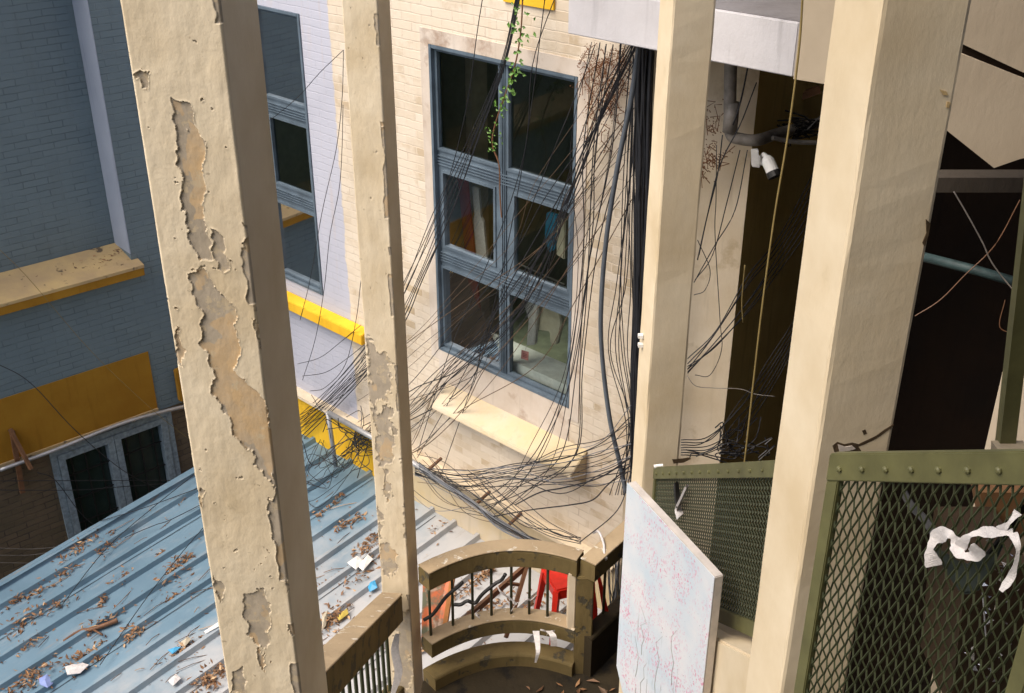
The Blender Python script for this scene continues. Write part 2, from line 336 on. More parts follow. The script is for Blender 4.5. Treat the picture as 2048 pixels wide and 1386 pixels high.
# smooth render surround around the big window: 6 mm proud
mb = MB(); k = .09
for a0, a1, z0, z1 in ((WS0 - .10, WS0, WZ0 - .1, WZ1 + .12), (WS1, WS1 + .10, WZ0 - .1, WZ1 + .12), (WS0, WS1, WZ1, WZ1 + .12), (WS0, WS1, WZ0 - .44, WZ0 - .0)): mb.fbox(FB, a0, a1, z0, z1, -.02, .008)
mb.build('window_surround', M['reveal'], bB)
def window(parent, s0, s1, z0, z1, cut=1.0):
    o1 = -.035; o0 = -.10
    fr = thing('x', None, None); bpy.data.objects.remove(fr)
    wd = s1 - s0
    # fractions measured on the photograph's window
    rows = []; S = lambda px, py: (zB(px, py)[0] - WS0) / (WS1 - WS0); Z = lambda px, py: (zB(px, py)[1] - WZ0) / (WZ1 - WZ0)
    panes = [((868, 104), (993, 136), (995, 335), (874, 300)), ((1008, 136), (1149, 164), (1145, 381), (1011, 343)), ((886, 346), (984, 375), (984, 534), (891, 499)),
             ((1021, 392), (1131, 426), (1126, 583), (1022, 548)), ((882, 537), (996, 577), (996, 744), (888, 695)), ((1011, 589), (1136, 635), (1135, 782), (1014, 753))]
    op = []
    for q in panes:
        a = (S(*q[1]) + S(*q[2])) / 2; b = (S(*q[0]) + S(*q[3])) / 2; t = (Z(*q[0]) + Z(*q[1])) / 2; bt = (Z(*q[2]) + Z(*q[3])) / 2
        op.append([s0 + a * WW, s0 + b * WW, z0 + bt * (z1 - z0), z0 + t * (z1 - z0)])
    for i in (1, 3, 5): op[i][0] = s0 + (.035 if i != 3 else .075)
    for i in (0, 2, 4): op[i][1] = s0 + WW - (.035 if i != 2 else .075)
    for i in (0, 1): op[i][3] = z1 - .045
    for i in (4, 5): op[i][2] = z0 + .05
    for l, r in ((0, 1), (2, 3), (4, 5)):
        for k in (2, 3): m_ = (op[l][k] + op[r][k]) / 2; op[l][k] = op[r][k] = m_
    if cut < 1: op = [o for o in op if o[0] < s0 + wd - .1]; 
    for o in op: o[1] = min(o[1], s1 - .04)
    # frame: grid minus openings
    mb = MB(); ss = sorted({s0, s1, *[o[0] for o in op], *[o[1] for o in op]}); zs = sorted({z0, z1, *[o[2] for o in op], *[o[3] for o in op]})
    H = [(o[0], o[1], o[2], o[3]) for o in op]
    face = wall_with_holes(FB, s0, s1, z0, z1, H, -.04, .05)
    f = face.build('window', M['frame'], parent)
    # raised profile lines round each pane, and stepped glazing beads
    for i, o in enumerate(op):
        bead = MB(); e = .012
        for a0, a1, c0, c1 in ((o[0] - e, o[0] + e, o[2] - e, o[3] + e), (o[1] - e, o[1] + e, o[2] - e, o[3] + e), (o[0] + e, o[1] - e, o[2] - e, o[2] + e), (o[0] + e, o[1] - e, o[3] - e, o[3] + e)): bead.fbox(FB, a0, a1, c0, c1, -.07, -.028)
        bead.build('glazing_bead', M['frame'], f)
        MB().add([FB.W(o[0], o[2], -.06), FB.W(o[1], o[2], -.06), FB.W(o[1], o[3], -.06), FB.W(o[0], o[3], -.06)], [(0, 1, 2, 3)]).build('pane', M['glass'], f)
    mull = MB()
    rz = [(op[0][2] + op[2][3]) / 2, (op[2][2] + op[4][3]) / 2]
    for zc in rz:
        mull = MB()
        for dz in (-.038, -.012, .014, .04): mull.fbox(FB, s0 + .004, s1 - .004, zc + dz - .004, zc + dz + .004, -.045, -.024)
        mull.build('rail_trim', M['frame'], f)
    mull = MB()
    if cut == 1:
        sc = (op[0][0] + op[1][1]) / 2
        for ds in (-.02, .0, .02): mull.fbox(FB, sc + ds - .004, sc + ds + .004, z0 + .01, z1 - .01, -.045, -.026)
        mull.build('mullion_trim', M['frame'], f)
    edge = MB(); e = .03
    for a0, a1, c0, c1 in ((s0, s0 + e, z0, z1), (s1 - e, s1, z0, z1), (s0 + e, s1 - e, z0, z0 + e), (s0 + e, s1 - e, z1 - e, z1)): edge.fbox(FB, a0 + .002, a1 - .002, c0 + .002, c1 - .002, -.1, .012)
    edge.build('frame', M['frame'], f)
    return op
OP = window(bB, WS0, WS1, WZ0, WZ1)
window(bB, LS0, LS0 + WW * .75, LZ0, LZ1, .75)
# room behind the windows
def room(s0, s1, z0, z1, d=2.6):
    mb = MB(); p = [FB.W(a, z, o) for z in (z0, z1) for a, o in ((s0, -.14), (s1, -.14), (s1, -d), (s0, -d))]
    mb.add(p, [(4, 5, 6, 7), (1, 2, 6, 5), (2, 3, 7, 6), (3, 0, 4, 7)]); mb.build('room', M['room'], bB)
    MB().add([FB.W(s0, z0, -.14), FB.W(s1, z0, -.14), FB.W(s1, z0, -d), FB.W(s0, z0, -d)], [(0, 1, 2, 3)]).build('room_floor', M['roomfloor'], bB)
    MB().fbox(FB, s0 + .02, s1 - .02, z0 + .001, z0 + .17, -.42, -.135).build('inner_sill', M['white'], bB)
room(WS0 - .3, WS1 + .3, WZ0 - .06, WZ1 + .25); room(LS0 - .15, LS0 + WW, LZ0 - .06, LZ1 + .25)
# shop goods behind the glass
def Bp(px, py, o): return FB.P(px, py, o)
mb = MB(); s_, z_ = zB(935, 500, -.7); mb.fbox(FB, s_ - .09, s_ + .09, WZ0 - .05, WZ1 + .2, -.9, -.7); tag(mb.build('column', M['skinform'], base=FB.W(s_, WZ0 - .05, -.8), rot=FB.rot), 'pale square column inside the room, seen through the left panes of the big window', 'column')
mb = MB(); pts = [Bp(925, 350, -.35), Bp(935, 450, -.38), Bp(950, 600, -.4), Bp(958, 700, -.4)]; mb.ribbon(spline(pts), FB.d, .12, .01); tag(mb.build('fabric_strip', M['redcloth']), 'long dark red strip of cloth hanging behind the left panes of the big window', 'cloth')
mb = MB(); pts = [Bp(952, 375, -.42), Bp(958, 440, -.42), Bp(965, 512, -.42)]; mb.ribbon(spline(pts), FB.d, [.08] * 8 + [.13] * 9, .012); tag(mb.build('towel', M['cloth']), 'white cloth hanging behind the middle left pane beside the red strip', 'cloth')
def garment(name, outline, o, mat, label, cat='clothing', thick=.05):
    c = [Bp(x, y, o) for x, y in outline]; mb = MB().prism(c, FB.n * -thick); return tag(mb.build(name, mat, bevel=.008), label, cat)
garment('trousers', [(1062, 596), (1080, 596), (1072, 640), (1068, 690), (1052, 692), (1056, 640), (1048, 612)], -.25, M['cloth'], 'white trousers on a hanger behind the lower right pane, above the pink tag')
garment('dress', [(1084, 600), (1118, 612), (1122, 650), (1112, 690), (1100, 688), (1098, 664), (1074, 660), (1070, 640)], -.3, M['skinform'], 'beige shirt hanging right of the white trousers behind the lower right pane')
garment('blue_shirt', [(1092, 425), (1112, 432), (1108, 500), (1096, 505), (1088, 470)], -.4, M['bluecloth'], 'blue garment hanging behind the middle right pane')
garment('grey_shirt', [(1112, 436), (1130, 440), (1128, 520), (1112, 510)], -.42, M['skinform'], 'grey green garment at the right edge of the middle right pane')
mb = MB(); mb.tube([Bp(1020, 520, -.38), Bp(1130, 570, -.38)], .012); 
for i in range(7): 
    a = Bp(1022 + i * 17, 521 + i * 7.6, -.38); mb.tube([a, a + Vector((0, 0, -.1)), a + FB.d * .06 + Vector((0, 0, -.14))], .006, 5)
tag(mb.build('clothes_rail', M['black']), 'black clothes rail with hooks across the middle right pane', 'clothes rail')
mb = MB(); p = [Bp(x, y, -.18) for x, y in ((1043, 700), (1057, 704), (1056, 721), (1042, 717))]; tg = thing('price_tag', 'small pink tag hanging below the white trousers behind the glass', 'tag', p[3])
MB().prism(p, FB.n * -.004).build('card', M['pink'], tg); mb = MB()
for i in range(3): mb.beam(Bp(1046, 707 + i * 3, -.176), Bp(1053.5, 709 + i * 3, -.176), .002, .003)
mb.build('print', M['redcloth'], tg); MB().tube([Bp(1050, 702, -.182), Bp(1060, 670, -.2)], .002, 4).build('string', M['cloth'], tg)
mb = MB(); a = zB(600, 520, -.3); mb.fbox(FB, a[0] - .15, a[0] + .35, LZ0 + .0, LZ0 + .25, -.6, -.45); tag(mb.build('storage_box', M['glass'], rot=FB.rot, bevel=.01), 'clear plastic box standing on the sill inside the lilac wall window', 'box')

# ledges: chamfered tops
def wedge(s0, s1, zt, zf, zb_, out, mat, parent, name='ledge'):
    mb = MB(); sec = [(0, zt), (out * .93, zf + .035), (out, zf), (0, zb_)]
    p = [FB.W(s0, z, o - .002) for o, z in sec] + [FB.W(s1, z, o - .002) for o, z in sec]
    mb.add(p, [(0, 1, 2, 3), (7, 6, 5, 4), (0, 4, 5, 1), (1, 5, 6, 2), (2, 6, 7, 3), (3, 7, 4, 0)]); return mb.build(name, mat, parent, bevel=.006)
def ledge(s0, s1, zt, h, out, mat, parent, name='ledge', sl=.10):
    mb = MB(); sec = [(0, zt + sl), (out, zt), (out, zt - h), (0, zt - h)]
    p = [FB.W(s0, z, o - .002) for o, z in sec] + [FB.W(s1, z, o - .002) for o, z in sec]
    mb.add(p, [(0, 1, 2, 3), (7, 6, 5, 4), (0, 4, 5, 1), (1, 5, 6, 2), (2, 6, 7, 3), (3, 7, 4, 0)]); return mb.build(name, mat, parent, bevel=.006)
OUT = .22
e1 = zB(1158, 915, OUT); e2 = zB(885, 815, OUT); print('ledge front', e1, e2)
wt = zB(1175, 899); wb = zB(1176, 970); wf_ = zB(1146, 960, OUT); print('wedge', wt, wb, wf_, zB(905, 785), zB(885, 825, OUT))
wedge(wt[0], WS1 - .10, wt[1], wf_[1], wb[1], OUT, M['yellow_faded'], bB)
e3 = zB(722, 672, .12); print('lilac ledge', e3)
ledge(e3[0], tcor, e3[1], .11, .12, M['yellow'], bB, sl=.03)
# yellow base band above the roof
zband = zB(950, 1070, .06)[1]; zbt = zB(600, 790, .06)[1]; print('band', zband, zbt)
ROOF_Z = zband
MB().fbox(FB, SPL - .55, tcor - .01, zband - .3, zbt, -.01, .06).build('base_band', M['yellow'], bB)
MB().fbox(FB, SE, SPL - .55, zband - .3, zbt - .0, -.01, .058).build('base_band', M['yellow_faded'], bB)
MB().fbox(FB, SE, tcor - .01, zbt, zbt + .035, -.01, .12).build('moulding', M['render'], bB)
MB().fbox(FB, SPL - .0, SPL + 2.0, -1.0, -.4, -.01, .02).build('upper_band', M['yellow'], bB)
mb = MB(); a = zB(1010, 8); b_ = zB(1110, 25); mb.fbox(FB, b_[0], a[0], (a[1] + b_[1]) / 2 + .02, .0, -.01, .02); mb.build('upper_band', M['yellow'], bB)

# ------------------------------------------------------------------ shaded wall on the left
bA = thing('blue_brick_building', 'shaded blue grey brick building on the left with a yellow band and barred window', 'building', FA.W(0, GZ), FA.rot)
def zA(px, py, o=0): return FA.px(px, py, o)
bt1 = zA(350, 685); bt0 = zA(10, 795); bb1 = zA(330, 815); bb0 = zA(80, 892); print('A band', bt1, bt0, bb1, bb0)
BT = (bt1[1] + bt0[1]) / 2; BB = (bb1[1] + bb0[1]) / 2
re = zA(262, 515); rt = zA(175, 10, -.0); print('A recess', re, rt)
RS = re[0]; LT = zA(245, 512)[1]
print('ledge top z', LT)
# recess: brick infill set 0.30 m back
ra = zA(240, 505); 
wa = wall_with_holes(FA, -.0, 12, GZ, 1.2, [(RS, 12.1, LT - .02, 1.3)], 0, .30)
# opening for the lower window
w0 = zA(100, 905); w1 = zA(345, 830); w2 = zA(155, 1085); print('A window', w0, w1, w2)
VS0, VS1 = w1[0], w0[0]; VZ1 = BB - .10; VZ0 = VZ1 - 1.75
lf = zA(290, 550, .14)
wall_with_holes(FA, 0, 12, BB - .05, -.7, [(RS, 11.9, lf[1] + .06, -.8)], 0, .42).build('wall', M['brick_blue'], bA)
MB().add([FA.W(RS - .1, LT - .3, -.40), FA.W(12, LT - .3, -.40), FA.W(12, -.7, -.40), FA.W(RS - .1, -.7, -.40)], [(0, 1, 2, 3)]).build('recessed_wall', M['brick_blue'], bA)
MB().fbox(FA, RS - .004, RS + .006, LT, -.8, -.39, .004).build('recess_jamb', M['lilac'], bA)  # paler than the brick: light on this reveal put into its colour
wall_with_holes(FA, 0, 12, GZ, BB - .05, [(VS0, VS1, VZ0, VZ1)], -.06, .12).build('lower_wall', M['brick_low'], bA)
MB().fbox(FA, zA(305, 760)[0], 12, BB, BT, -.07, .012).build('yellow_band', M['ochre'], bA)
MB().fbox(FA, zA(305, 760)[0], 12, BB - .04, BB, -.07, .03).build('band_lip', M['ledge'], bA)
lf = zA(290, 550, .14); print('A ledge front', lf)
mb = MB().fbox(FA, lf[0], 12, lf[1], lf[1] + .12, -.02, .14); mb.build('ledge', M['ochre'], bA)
mb = MB(); p = [FA.W(a, z, o) for a in (lf[0] - .006, 12) for z, o in ((lf[1] + .122, .145), (LT + .01, -.39), (LT - .05, -.39), (lf[1] + .09, .145))]
mb.add(p, [(0, 1, 2, 3), (7, 6, 5, 4), (0, 4, 5, 1), (1, 5, 6, 2), (2, 6, 7, 3), (3, 7, 4, 0)]); mb.build('ledge_top', M['ledge'], bA)
# lower window, two casements with bars
fw = MB().fbox(FA, VS0, VS0 + .07, VZ0, VZ1, -.16, -.03).fbox(FA, VS1 - .07, VS1, VZ0, VZ1, -.16, -.03).fbox(FA, VS0 + .07, VS1 - .07, VZ1 - .07, VZ1, -.16, -.03).fbox(FA, VS0 + .07, VS1 - .07, VZ0, VZ0 + .07, -.16, -.03).build('window', M['frameA'], bA)
mid = (VS0 + VS1) / 2
for a0, a1 in ((VS0 + .075, mid - .003), (mid + .003, VS1 - .075)):
    MB().fbox(FA, a0, a0 + .075, VZ0 + .075, VZ1 - .075, -.14, -.015).fbox(FA, a1 - .075, a1, VZ0 + .075, VZ1 - .075, -.14, -.015).fbox(FA, a0 + .075, a1 - .075, VZ1 - .15, VZ1 - .075, -.14, -.015).fbox(FA, a0 + .075, a1 - .075, VZ0 + .075, VZ0 + .15, -.14, -.015).build('casement', M['frameA'], fw)
    bars = MB()
    for i in range(1, 4): bars.fbox(FA, a0 + (a1 - a0) * i / 4 - .007, a0 + (a1 - a0) * i / 4 + .007, VZ0 + .15, VZ1 - .15, -.12, -.105)
    for i in range(1, 5): bars.fbox(FA, a0 + .075, a1 - .075, VZ0 + i * .33, VZ0 + i * .33 + .014, -.105, -.09)
    bars.build('window_bars', M['black'], fw)
MB().add([FA.W(VS0, VZ0, -.15), FA.W(VS1, VZ0, -.15), FA.W(VS1, VZ1, -.15), FA.W(VS0, VZ1, -.15)], [(0, 1, 2, 3)]).build('pane', plain('dark_green_glass', (.025, .04, .032), .15, bst=0), fw)
# drain pipe along the wall, and a bracket
mb = MB(); mb.tube(spline([FA.P(0, 940, .10), FA.P(110, 900, .12), FA.P(250, 845, .12), FA.P(370, 812, .1), FA.P(430, 795, .1)]), .022, 8); tag(mb.build('wall_pipe', M['pipe'], smooth=True), 'thin grey metal pipe running under the ochre band above the barred window', 'pipe')
mb = MB().beam(FA.P(20, 858, .05), FA.P(62, 938, .22), .035, .035).beam(FA.P(24, 862, .03), FA.P(45, 985, .03), .04, .05); tag(mb.build('bracket', M['wood']), 'rusty metal bracket sticking out of the wall left of the barred window', 'bracket')
mb = MB().fbox(FA, zA(372, 740)[0], zA(345, 740)[0], zA(350, 800)[1], zA(350, 735)[1], .013, .10); tag(mb.build('wall_box', M['ochre'], bevel=.01, rot=FA.rot), 'small ochre junction box on the corner of the blue brick wall', 'junction box')

# ------------------------------------------------------------------ tin roof
slope = math.tan(R(6.0)); nB = FB.n
def roof_pt(s, o): return FB.W(s, ROOF_Z - o * slope, o)
def roof_px(px, py, up=0.):
    r = ray(px, py); # plane: z = ROOF_Z+up - o*slope
    O = FB.O; # p = r t ; o = (p-O).n
    t = (ROOF_Z + up + O.dot(nB) * slope) / (r.z + r.dot(nB) * slope); p = r * t
    return p, (p - O).dot(FB.d), (p - O).dot(nB)
c1, c2 = roof_px(10, 1170), roof_px(390, 935); print('roof edge s', c1[1:], c2[1:]); 
for q in ((410, 960), (410, 1011), (410, 1062)): print('rib s', roof_px(*q)[1:])
RE = (c1[1] * .5 + c2[1] * .5); RW = -1.2; PITCH = .318
rt_ = thing('tin_roof', 'blue grey ribbed tin roof littered with dry leaves below the sunlit wall', 'roof', FB.W(0, ROOF_Z, 0), FB.rot)
mb = MB(); prof = []; s = RE; hr = .052
prof.append((s, -.12)); prof.append((s, hr)); prof.append((s - .05, hr)); prof.append((s - .085, 0))
s -= PITCH
while s > RW:
    prof += [(s + .042, 0), (s + .022, hr), (s - .016, hr), (s - .03, 0)]; s -= PITCH
prof.append((RW, 0)); OS = np.linspace(.06, 6.5, 14)
vv = []; 
for o in OS:
    for (a, h) in prof: vv.append(FB.W(a, ROOF_Z - o * slope + h + .004 * math.sin(a * 9 + o * 3), o))
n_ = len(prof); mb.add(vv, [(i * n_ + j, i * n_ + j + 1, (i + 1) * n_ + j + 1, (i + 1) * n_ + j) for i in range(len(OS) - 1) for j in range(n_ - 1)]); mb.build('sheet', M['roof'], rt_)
mb = MB()
for q in (2, 5, 8, 11):
    a = RE - PITCH * q - .03
    mb.fbox(Frame(FB.O.x, FB.O.y, -47), a - .004, a + .002, 0, 0, 0, 0) if False else mb.add([FB.W(a - .05, ROOF_Z - .1 * slope + .006, .1), FB.W(a - .043, ROOF_Z - .1 * slope + .006, .1), FB.W(a - .043, ROOF_Z - 6.4 * slope + .006, 6.4), FB.W(a - .05, ROOF_Z - 6.4 * slope + .006, 6.4)], [(0, 1, 2, 3)])
mb.build('sheet_lap', M['black'], rt_)
mb = MB()
q = [FB.W(a, ROOF_Z - o * slope + h, o) for a, h in ((RE, .05), (RE - .09, .05)) for o in (.06, 6.5)]
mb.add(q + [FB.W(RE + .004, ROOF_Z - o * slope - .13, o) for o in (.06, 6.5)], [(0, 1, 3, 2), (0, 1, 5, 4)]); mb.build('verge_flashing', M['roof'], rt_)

# leaf litter
mb = MB()
def add_leaf(p, sz, flat=.5):
    a = random.uniform(0, 6.28); el = 1.8 + random.random(); u = Vector((math.cos(a), math.sin(a), random.uniform(-flat, flat))).normalized(); v = u.cross(Vector((random.uniform(-flat, flat), random.uniform(-flat, flat), 1))).normalized(); n = u.cross(v)
    if n.z < 0: n = -n
    cup = random.uniform(-.2, .5)
    q = [p - u * sz * el / 2, p - v * sz * .4 + n * sz * cup, p + u * sz * el / 2 + n * sz * .15, p + v * sz * .4 + n * sz * cup]
    mb.add(q, [(0, 1, 2), (0, 2, 3)])
clumps = [(155, 1095, 40, 26, 60), (215, 1090, 30, 20, 40), (355, 1140, 34, 24, 90), (245, 1160, 30, 14, 35), (55, 1240, 50, 20, 80), (80, 1180, 40, 14, 30), (200, 1252, 44, 14, 70), (265, 1268, 28, 18, 60),
          (170, 1320, 50, 24, 110), (60, 1360, 44, 24, 90), (370, 1300, 36, 16, 50), (420, 1360, 40, 26, 110), (120, 1215, 26, 12, 24), (310, 985, 28, 10, 36), (60, 1290, 30, 12, 30), (325, 1110, 14, 6, 12),
          (350, 1195, 30, 8, 20), (205, 1205, 12, 10, 14), (675, 1002, 16, 8, 16), (700, 1045, 34, 12, 40), (735, 1110, 40, 26, 110), (750, 1075, 26, 10, 30), (665, 1240, 30, 26, 110), (675, 1290, 40, 26, 60), (720, 1160, 30, 10, 20),
          (960, 1235, 60, 22, 130), (930, 1180, 40, 16, 50), (975, 1150, 24, 10, 40), (1060, 1210, 40, 24, 40), (1110, 1230, 30, 20, 40), (880, 1060, 50, 12, 22), (640, 1030, 20, 8, 14), (900, 1280, 50, 14, 70), (130, 1150, 20, 8, 14), (30, 1205, 20, 10, 22), (440, 1010, 40, 14, 20), (650, 1170, 30, 8, 12)]
vd = Vector((-nB.x, -nB.y, slope)).normalized()
for (x, y, rx, ry, k) in clumps:
    for i in range(int(k * 1.3)):
        t = random.gauss(0, .5); px = x + rx * t + random.gauss(0, ry * .25); py = y - .6 * rx * t + random.gauss(0, ry * .45)
        p, s_, o_ = roof_px(px, py)
        if s_ > RE - .03 or o_ < .1: continue
        add_leaf(p + Vector((0, 0, .008 + random.random() ** 2 * .05)), random.uniform(.012, .034))
for i in range(900):
    s_ = random.uniform(RW, RE - .1); o_ = random.uniform(.1, 5.5)
    if random.random() < .6: s_ = RE - PITCH * round((RE - s_) / PITCH) + random.choice((-.055, .055)) + random.gauss(0, .01)
    add_leaf(roof_pt(s_, o_) + Vector((0, 0, .01)), random.uniform(.006, .022), .2)
for i in range(80):     # twigs
    p, s_, o_ = roof_px(random.uniform(20, 760), random.uniform(1000, 1370))
    if s_ > RE - .1 or o_ < .2: continue
    a = random.uniform(-.5, .5) + math.atan2(vd.y, vd.x); L = random.uniform(.08, .35); u = Vector((math.cos(a), math.sin(a), 0)); b2 = p + Vector((0, 0, .02))
    mb.tube([b2, b2 + u * L * .5 + Vector((random.uniform(-.02, .02), 0, .012)), b2 + u * L], .0035, 4)
tag(mb.build('leaf_litter', M['litter']), 'dry brown leaves and twigs drifted along the ribs of the tin roof', 'leaves', kind='stuff')
mb = MB(); pts = [roof_px(x, y, .04)[0] for x, y in ((127, 1282), (160, 1262), (185, 1258), (215, 1248), (235, 1240))]; mb.tube(spline(pts), [.012 + .014 * i / 32 for i in range(33)], 7)
mb.tube([pts[2], roof_px(205, 1270, .05)[0]], .01, 6); tag(mb.build('fallen_branch', M['wood'], smooth=True), 'dead brown branch lying across the ribs at the lower left of the tin roof', 'branch')
def scrap(name, pts, mat, label, cat='litter', th=.006):
    q = [roof_px(x, y, .05)[0] + Vector((0, 0, random.uniform(-.012, .02))) for x, y in pts]; c = sum(q, Vector()) / len(q)
    mb = MB(); n = len(q); top = c + Vector((0, 0, .02))
    mb.add(q + [top], [(i, (i + 1) % n, n) for i in range(n)]); mb.add([v - Vector((0, 0, th)) for v in q] + [top - Vector((0, 0, th))], [((i + 1) % n, i, n) for i in range(n)])
    mb.add(q + [v - Vector((0, 0, th)) for v in q], [(i, i + n, (i + 1) % n + n, (i + 1) % n) for i in range(n)])
    return tag(mb.build(name, mat), label, cat)
scrap('wrapper', [(336, 1302), (352, 1292), (362, 1297), (346, 1310)], M['blue'], 'small bright blue wrapper on the tin roof left of the peeling pillar')
scrap('crushed_packet', [(77, 1356), (95, 1350), (106, 1364), (96, 1378), (80, 1370)], plain('pale_blue_card', (.22, .28, .55), .5), 'pale blue crushed packet in the leaves at the lower left corner of the roof')
scrap('plastic_sheet', [(130, 1335), (160, 1322), (178, 1330), (160, 1345), (135, 1352)], M['cloth'], 'torn white plastic piece lying in the leaves near the fallen branch')
scrap('paper_strip', [(408, 1262), (440, 1244), (444, 1252), (412, 1270)], M['white'], 'white paper strip just left of the peeling pillar on the roof')
scrap('paper_scrap', [(362, 1284), (376, 1272), (382, 1280), (370, 1292)], M['skinform'], 'cream paper scrap beside the blue wrapper')
scrap('paper_cup', [(336, 1360), (352, 1348), (362, 1356), (346, 1370)], M['cloth'], 'white paper crumpled at the bottom of the roof beside the peeling pillar')
scrap('blue_packet', [(734, 1166), (750, 1163), (755, 1176), (739, 1182)], M['blue'], 'small blue packet on the sunny roof left of the middle pillar foot')
scrap('tile_piece', [(695, 1128), (714, 1112), (728, 1118), (712, 1140)], M['white'], 'broken white tile piece on the sunny roof, left one of the two')
scrap('tile_shard', [(716, 1132), (736, 1112), (746, 1118), (726, 1142)], M['white'], 'broken white tile shard on the sunny roof, right one of the two')
scrap('cardboard', [(644, 1228), (656, 1222), (652, 1250), (644, 1262)], M['skinform'], 'cream card standing in leaves right beside the peeling pillar')
scrap('yellow_wrapper', [(674, 1230), (694, 1218), (697, 1226), (678, 1240)], plain('yellow_film', (.5, .38, .08), .5), 'yellowish wrapper in the leaf heap right of the peeling pillar')

# ------------------------------------------------------------------ pillars
def vnoise(x, y, seed=0):
    x = np.asarray(x) ; y = np.asarray(y); xi = np.floor(x).astype(int); yi = np.floor(y).astype(int); fx = x - xi; fy = y - yi
    fx = fx * fx * (3 - 2 * fx); fy = fy * fy * (3 - 2 * fy)
    def h(a, b): v = np.sin(a * 127.1 + b * 311.7 + seed * 74.7) * 43758.5453; return v - np.floor(v)
    return (h(xi, yi) * (1 - fx) + h(xi + 1, yi) * fx) * (1 - fy) + (h(xi, yi + 1) * (1 - fx) + h(xi + 1, yi + 1) * fx) * fy
def fbm(x, y, seed=0, o=5):
    r = 0; a = .5
    for i in range(o): r = r + a * vnoise(x * 2 ** i, y * 2 ** i, seed + i); a *= .5
    return r
def inside(poly, X, Y):
    r = np.zeros(X.shape, bool); n = len(poly)
    for i in range(n):
        x0, y0 = poly[i]; x1, y1 = poly[(i + 1) % n]
        if y0 == y1: continue
        c = ((y0 > Y) != (y1 > Y)) & (X < (x1 - x0) * (Y - y0) / (y1 - y0) + x0); r ^= c
    return r
class Pillar: pass
def pillar(label, Ltop, Etop, Rtop, Y, rho, patches=None, ochre=(), grid=None, ztop=2.4, zbot=GZ, wide_front=True, mat='pillar', ytop=10, extra=None):
    """Ltop, Etop, Rtop: picture columns of left edge, nearest corner, right edge at the top; Y: distance of that corner"""
    r = ray(Etop, ytop); Q = Vector((r.x / r.y * Y, Y, 0)); cr, sr = math.cos(R(rho)), math.sin(R(rho))
    right = Vector((cr, sr, 0)); back = Vector((-sr, cr, 0))
    def hit(px, d):      # Q + d*w on the azimuth of px
        r = ray(px, ytop); k = r.x / r.y; return (k * Q.y - Q.x) / (d.x - k * d.y)
    if wide_front: wf = hit(Ltop, -right); ws = hit(Rtop, back); o = Q - right * wf
    else: ws = hit(Ltop, back); wf = hit(Rtop, right); o = Q.copy()
    print('pillar', label[:20], 'front', round(wf, 3), 'side', round(ws, 3))
    ws = max(.15, min(ws, wf * 1.3))
    P = Pillar(); P.o = o; P.right = right; P.back = back; P.wf = wf; P.ws = ws; P.n = -back
    T = thing('pillar', label, 'pillar', o + right * wf / 2 + back * ws / 2 + Vector((0, 0, zbot)), R(rho)); P.T = T
    p = lambda a, b, z: o + right * a + back * b + Vector((0, 0, z))
    if grid is None:
        nz = 60; mb = MB(); rs = 10; zz = np.linspace(zbot, ztop, 160)
        # rounded, slightly uneven shaft
        ring = []; c = .014; cor_ = [(0, 0), (wf, 0), (wf, ws), (0, ws)]
        for i, (a, b) in enumerate(cor_):
            sa = 1 if a == 0 else -1; sb = 1 if b == 0 else -1
            for an in ((0, 1) if (i % 2 == 0) else (1, 0)): ring.append((a + sa * c * (an if i % 2 == 0 else an), b + sb * c * ((1 - an)), i))
        ring = [(c, 0), (wf - c, 0), (wf - .004, .004), (wf, c), (wf, ws - c), (wf - c, ws), (c, ws), (0, ws - c), (0, c), (.004, .004)]
        k = len(ring); vv = []
        for j, z in enumerate(zz):
            for i, (a, b) in enumerate(ring):
                d = (float(vnoise(np.array(z * 5.), np.array(i * 3.7), 3)) - .5) * .005
                vv.append(p(a + d, b + d, z))
        mb.add(vv, [(j * k + i, j * k + (i + 1) % k, (j + 1) * k + (i + 1) % k, (j + 1) * k + i) for j in range(len(zz) - 1) for i in range(k)])
        mb.build('shaft', M[mat], T)
        return P
    # shaft sides without the front, then the front as a fine relief of peeling paint
    mb = MB(); mb.hexa([p(a, b, z) for z in (zbot, ztop) for a, b in ((0.001, .012), (wf - .001, .012), (wf, ws), (0, ws))]); mb.build('shaft', M[mat], T)
    nx, nz, zlo, zhi = grid; a = np.linspace(0, wf, nx); z = np.linspace(zhi, zlo, nz); A, Z = np.meshgrid(a, z)
    # picture position of each grid point
    X = o.x + right.x * A; Yy = o.y + right.y * A; D = Yy * cT - Z * sT; PX = 1024 + F * X / D; PY = 693 - F * (Yy * sT + Z * cT) / D
    PXn = PX + (fbm(A * 30, Z * 30, 1) - .5) * 26; PYn = PY + (fbm(A * 30, Z * 30, 9) - .5) * 30
    mk = np.zeros(A.shape, bool)
    for poly in patches: mk |= inside(poly, PXn, PYn)
    isl = fbm(A * 14, Z * 9, 21); mk &= ~(isl > .72)
    small = (fbm(A * 38, Z * 38, 33) > .80) ; mk |= small
    edge = (A > wf - .018 + (fbm(A * 2, Z * 11, 41) - .5) * .05 ) & (fbm(Z * 3, A * 0, 43) > .56)
    edge |= (A < .007 + (fbm(A * 2, Z * 13, 45) - .5) * .04) & (fbm(Z * 4, A * 0, 47) > .6)
    mk |= edge
    oc = np.zeros(A.shape)
    for poly in ochre: oc = np.maximum(oc, inside(poly, PXn, PYn).astype(float))
    oc = np.maximum(oc, (fbm(A * 9, Z * 6, 51) > .6) * .8)
    # paint curls up at the border of a bare patch
    f = mk.astype(float); bl = f.copy()
    for _ in range(5): bl = (bl + np.roll(bl, 1, 0) + np.roll(bl, -1, 0) + np.roll(bl, 1, 1) + np.roll(bl, -1, 1)) / 5
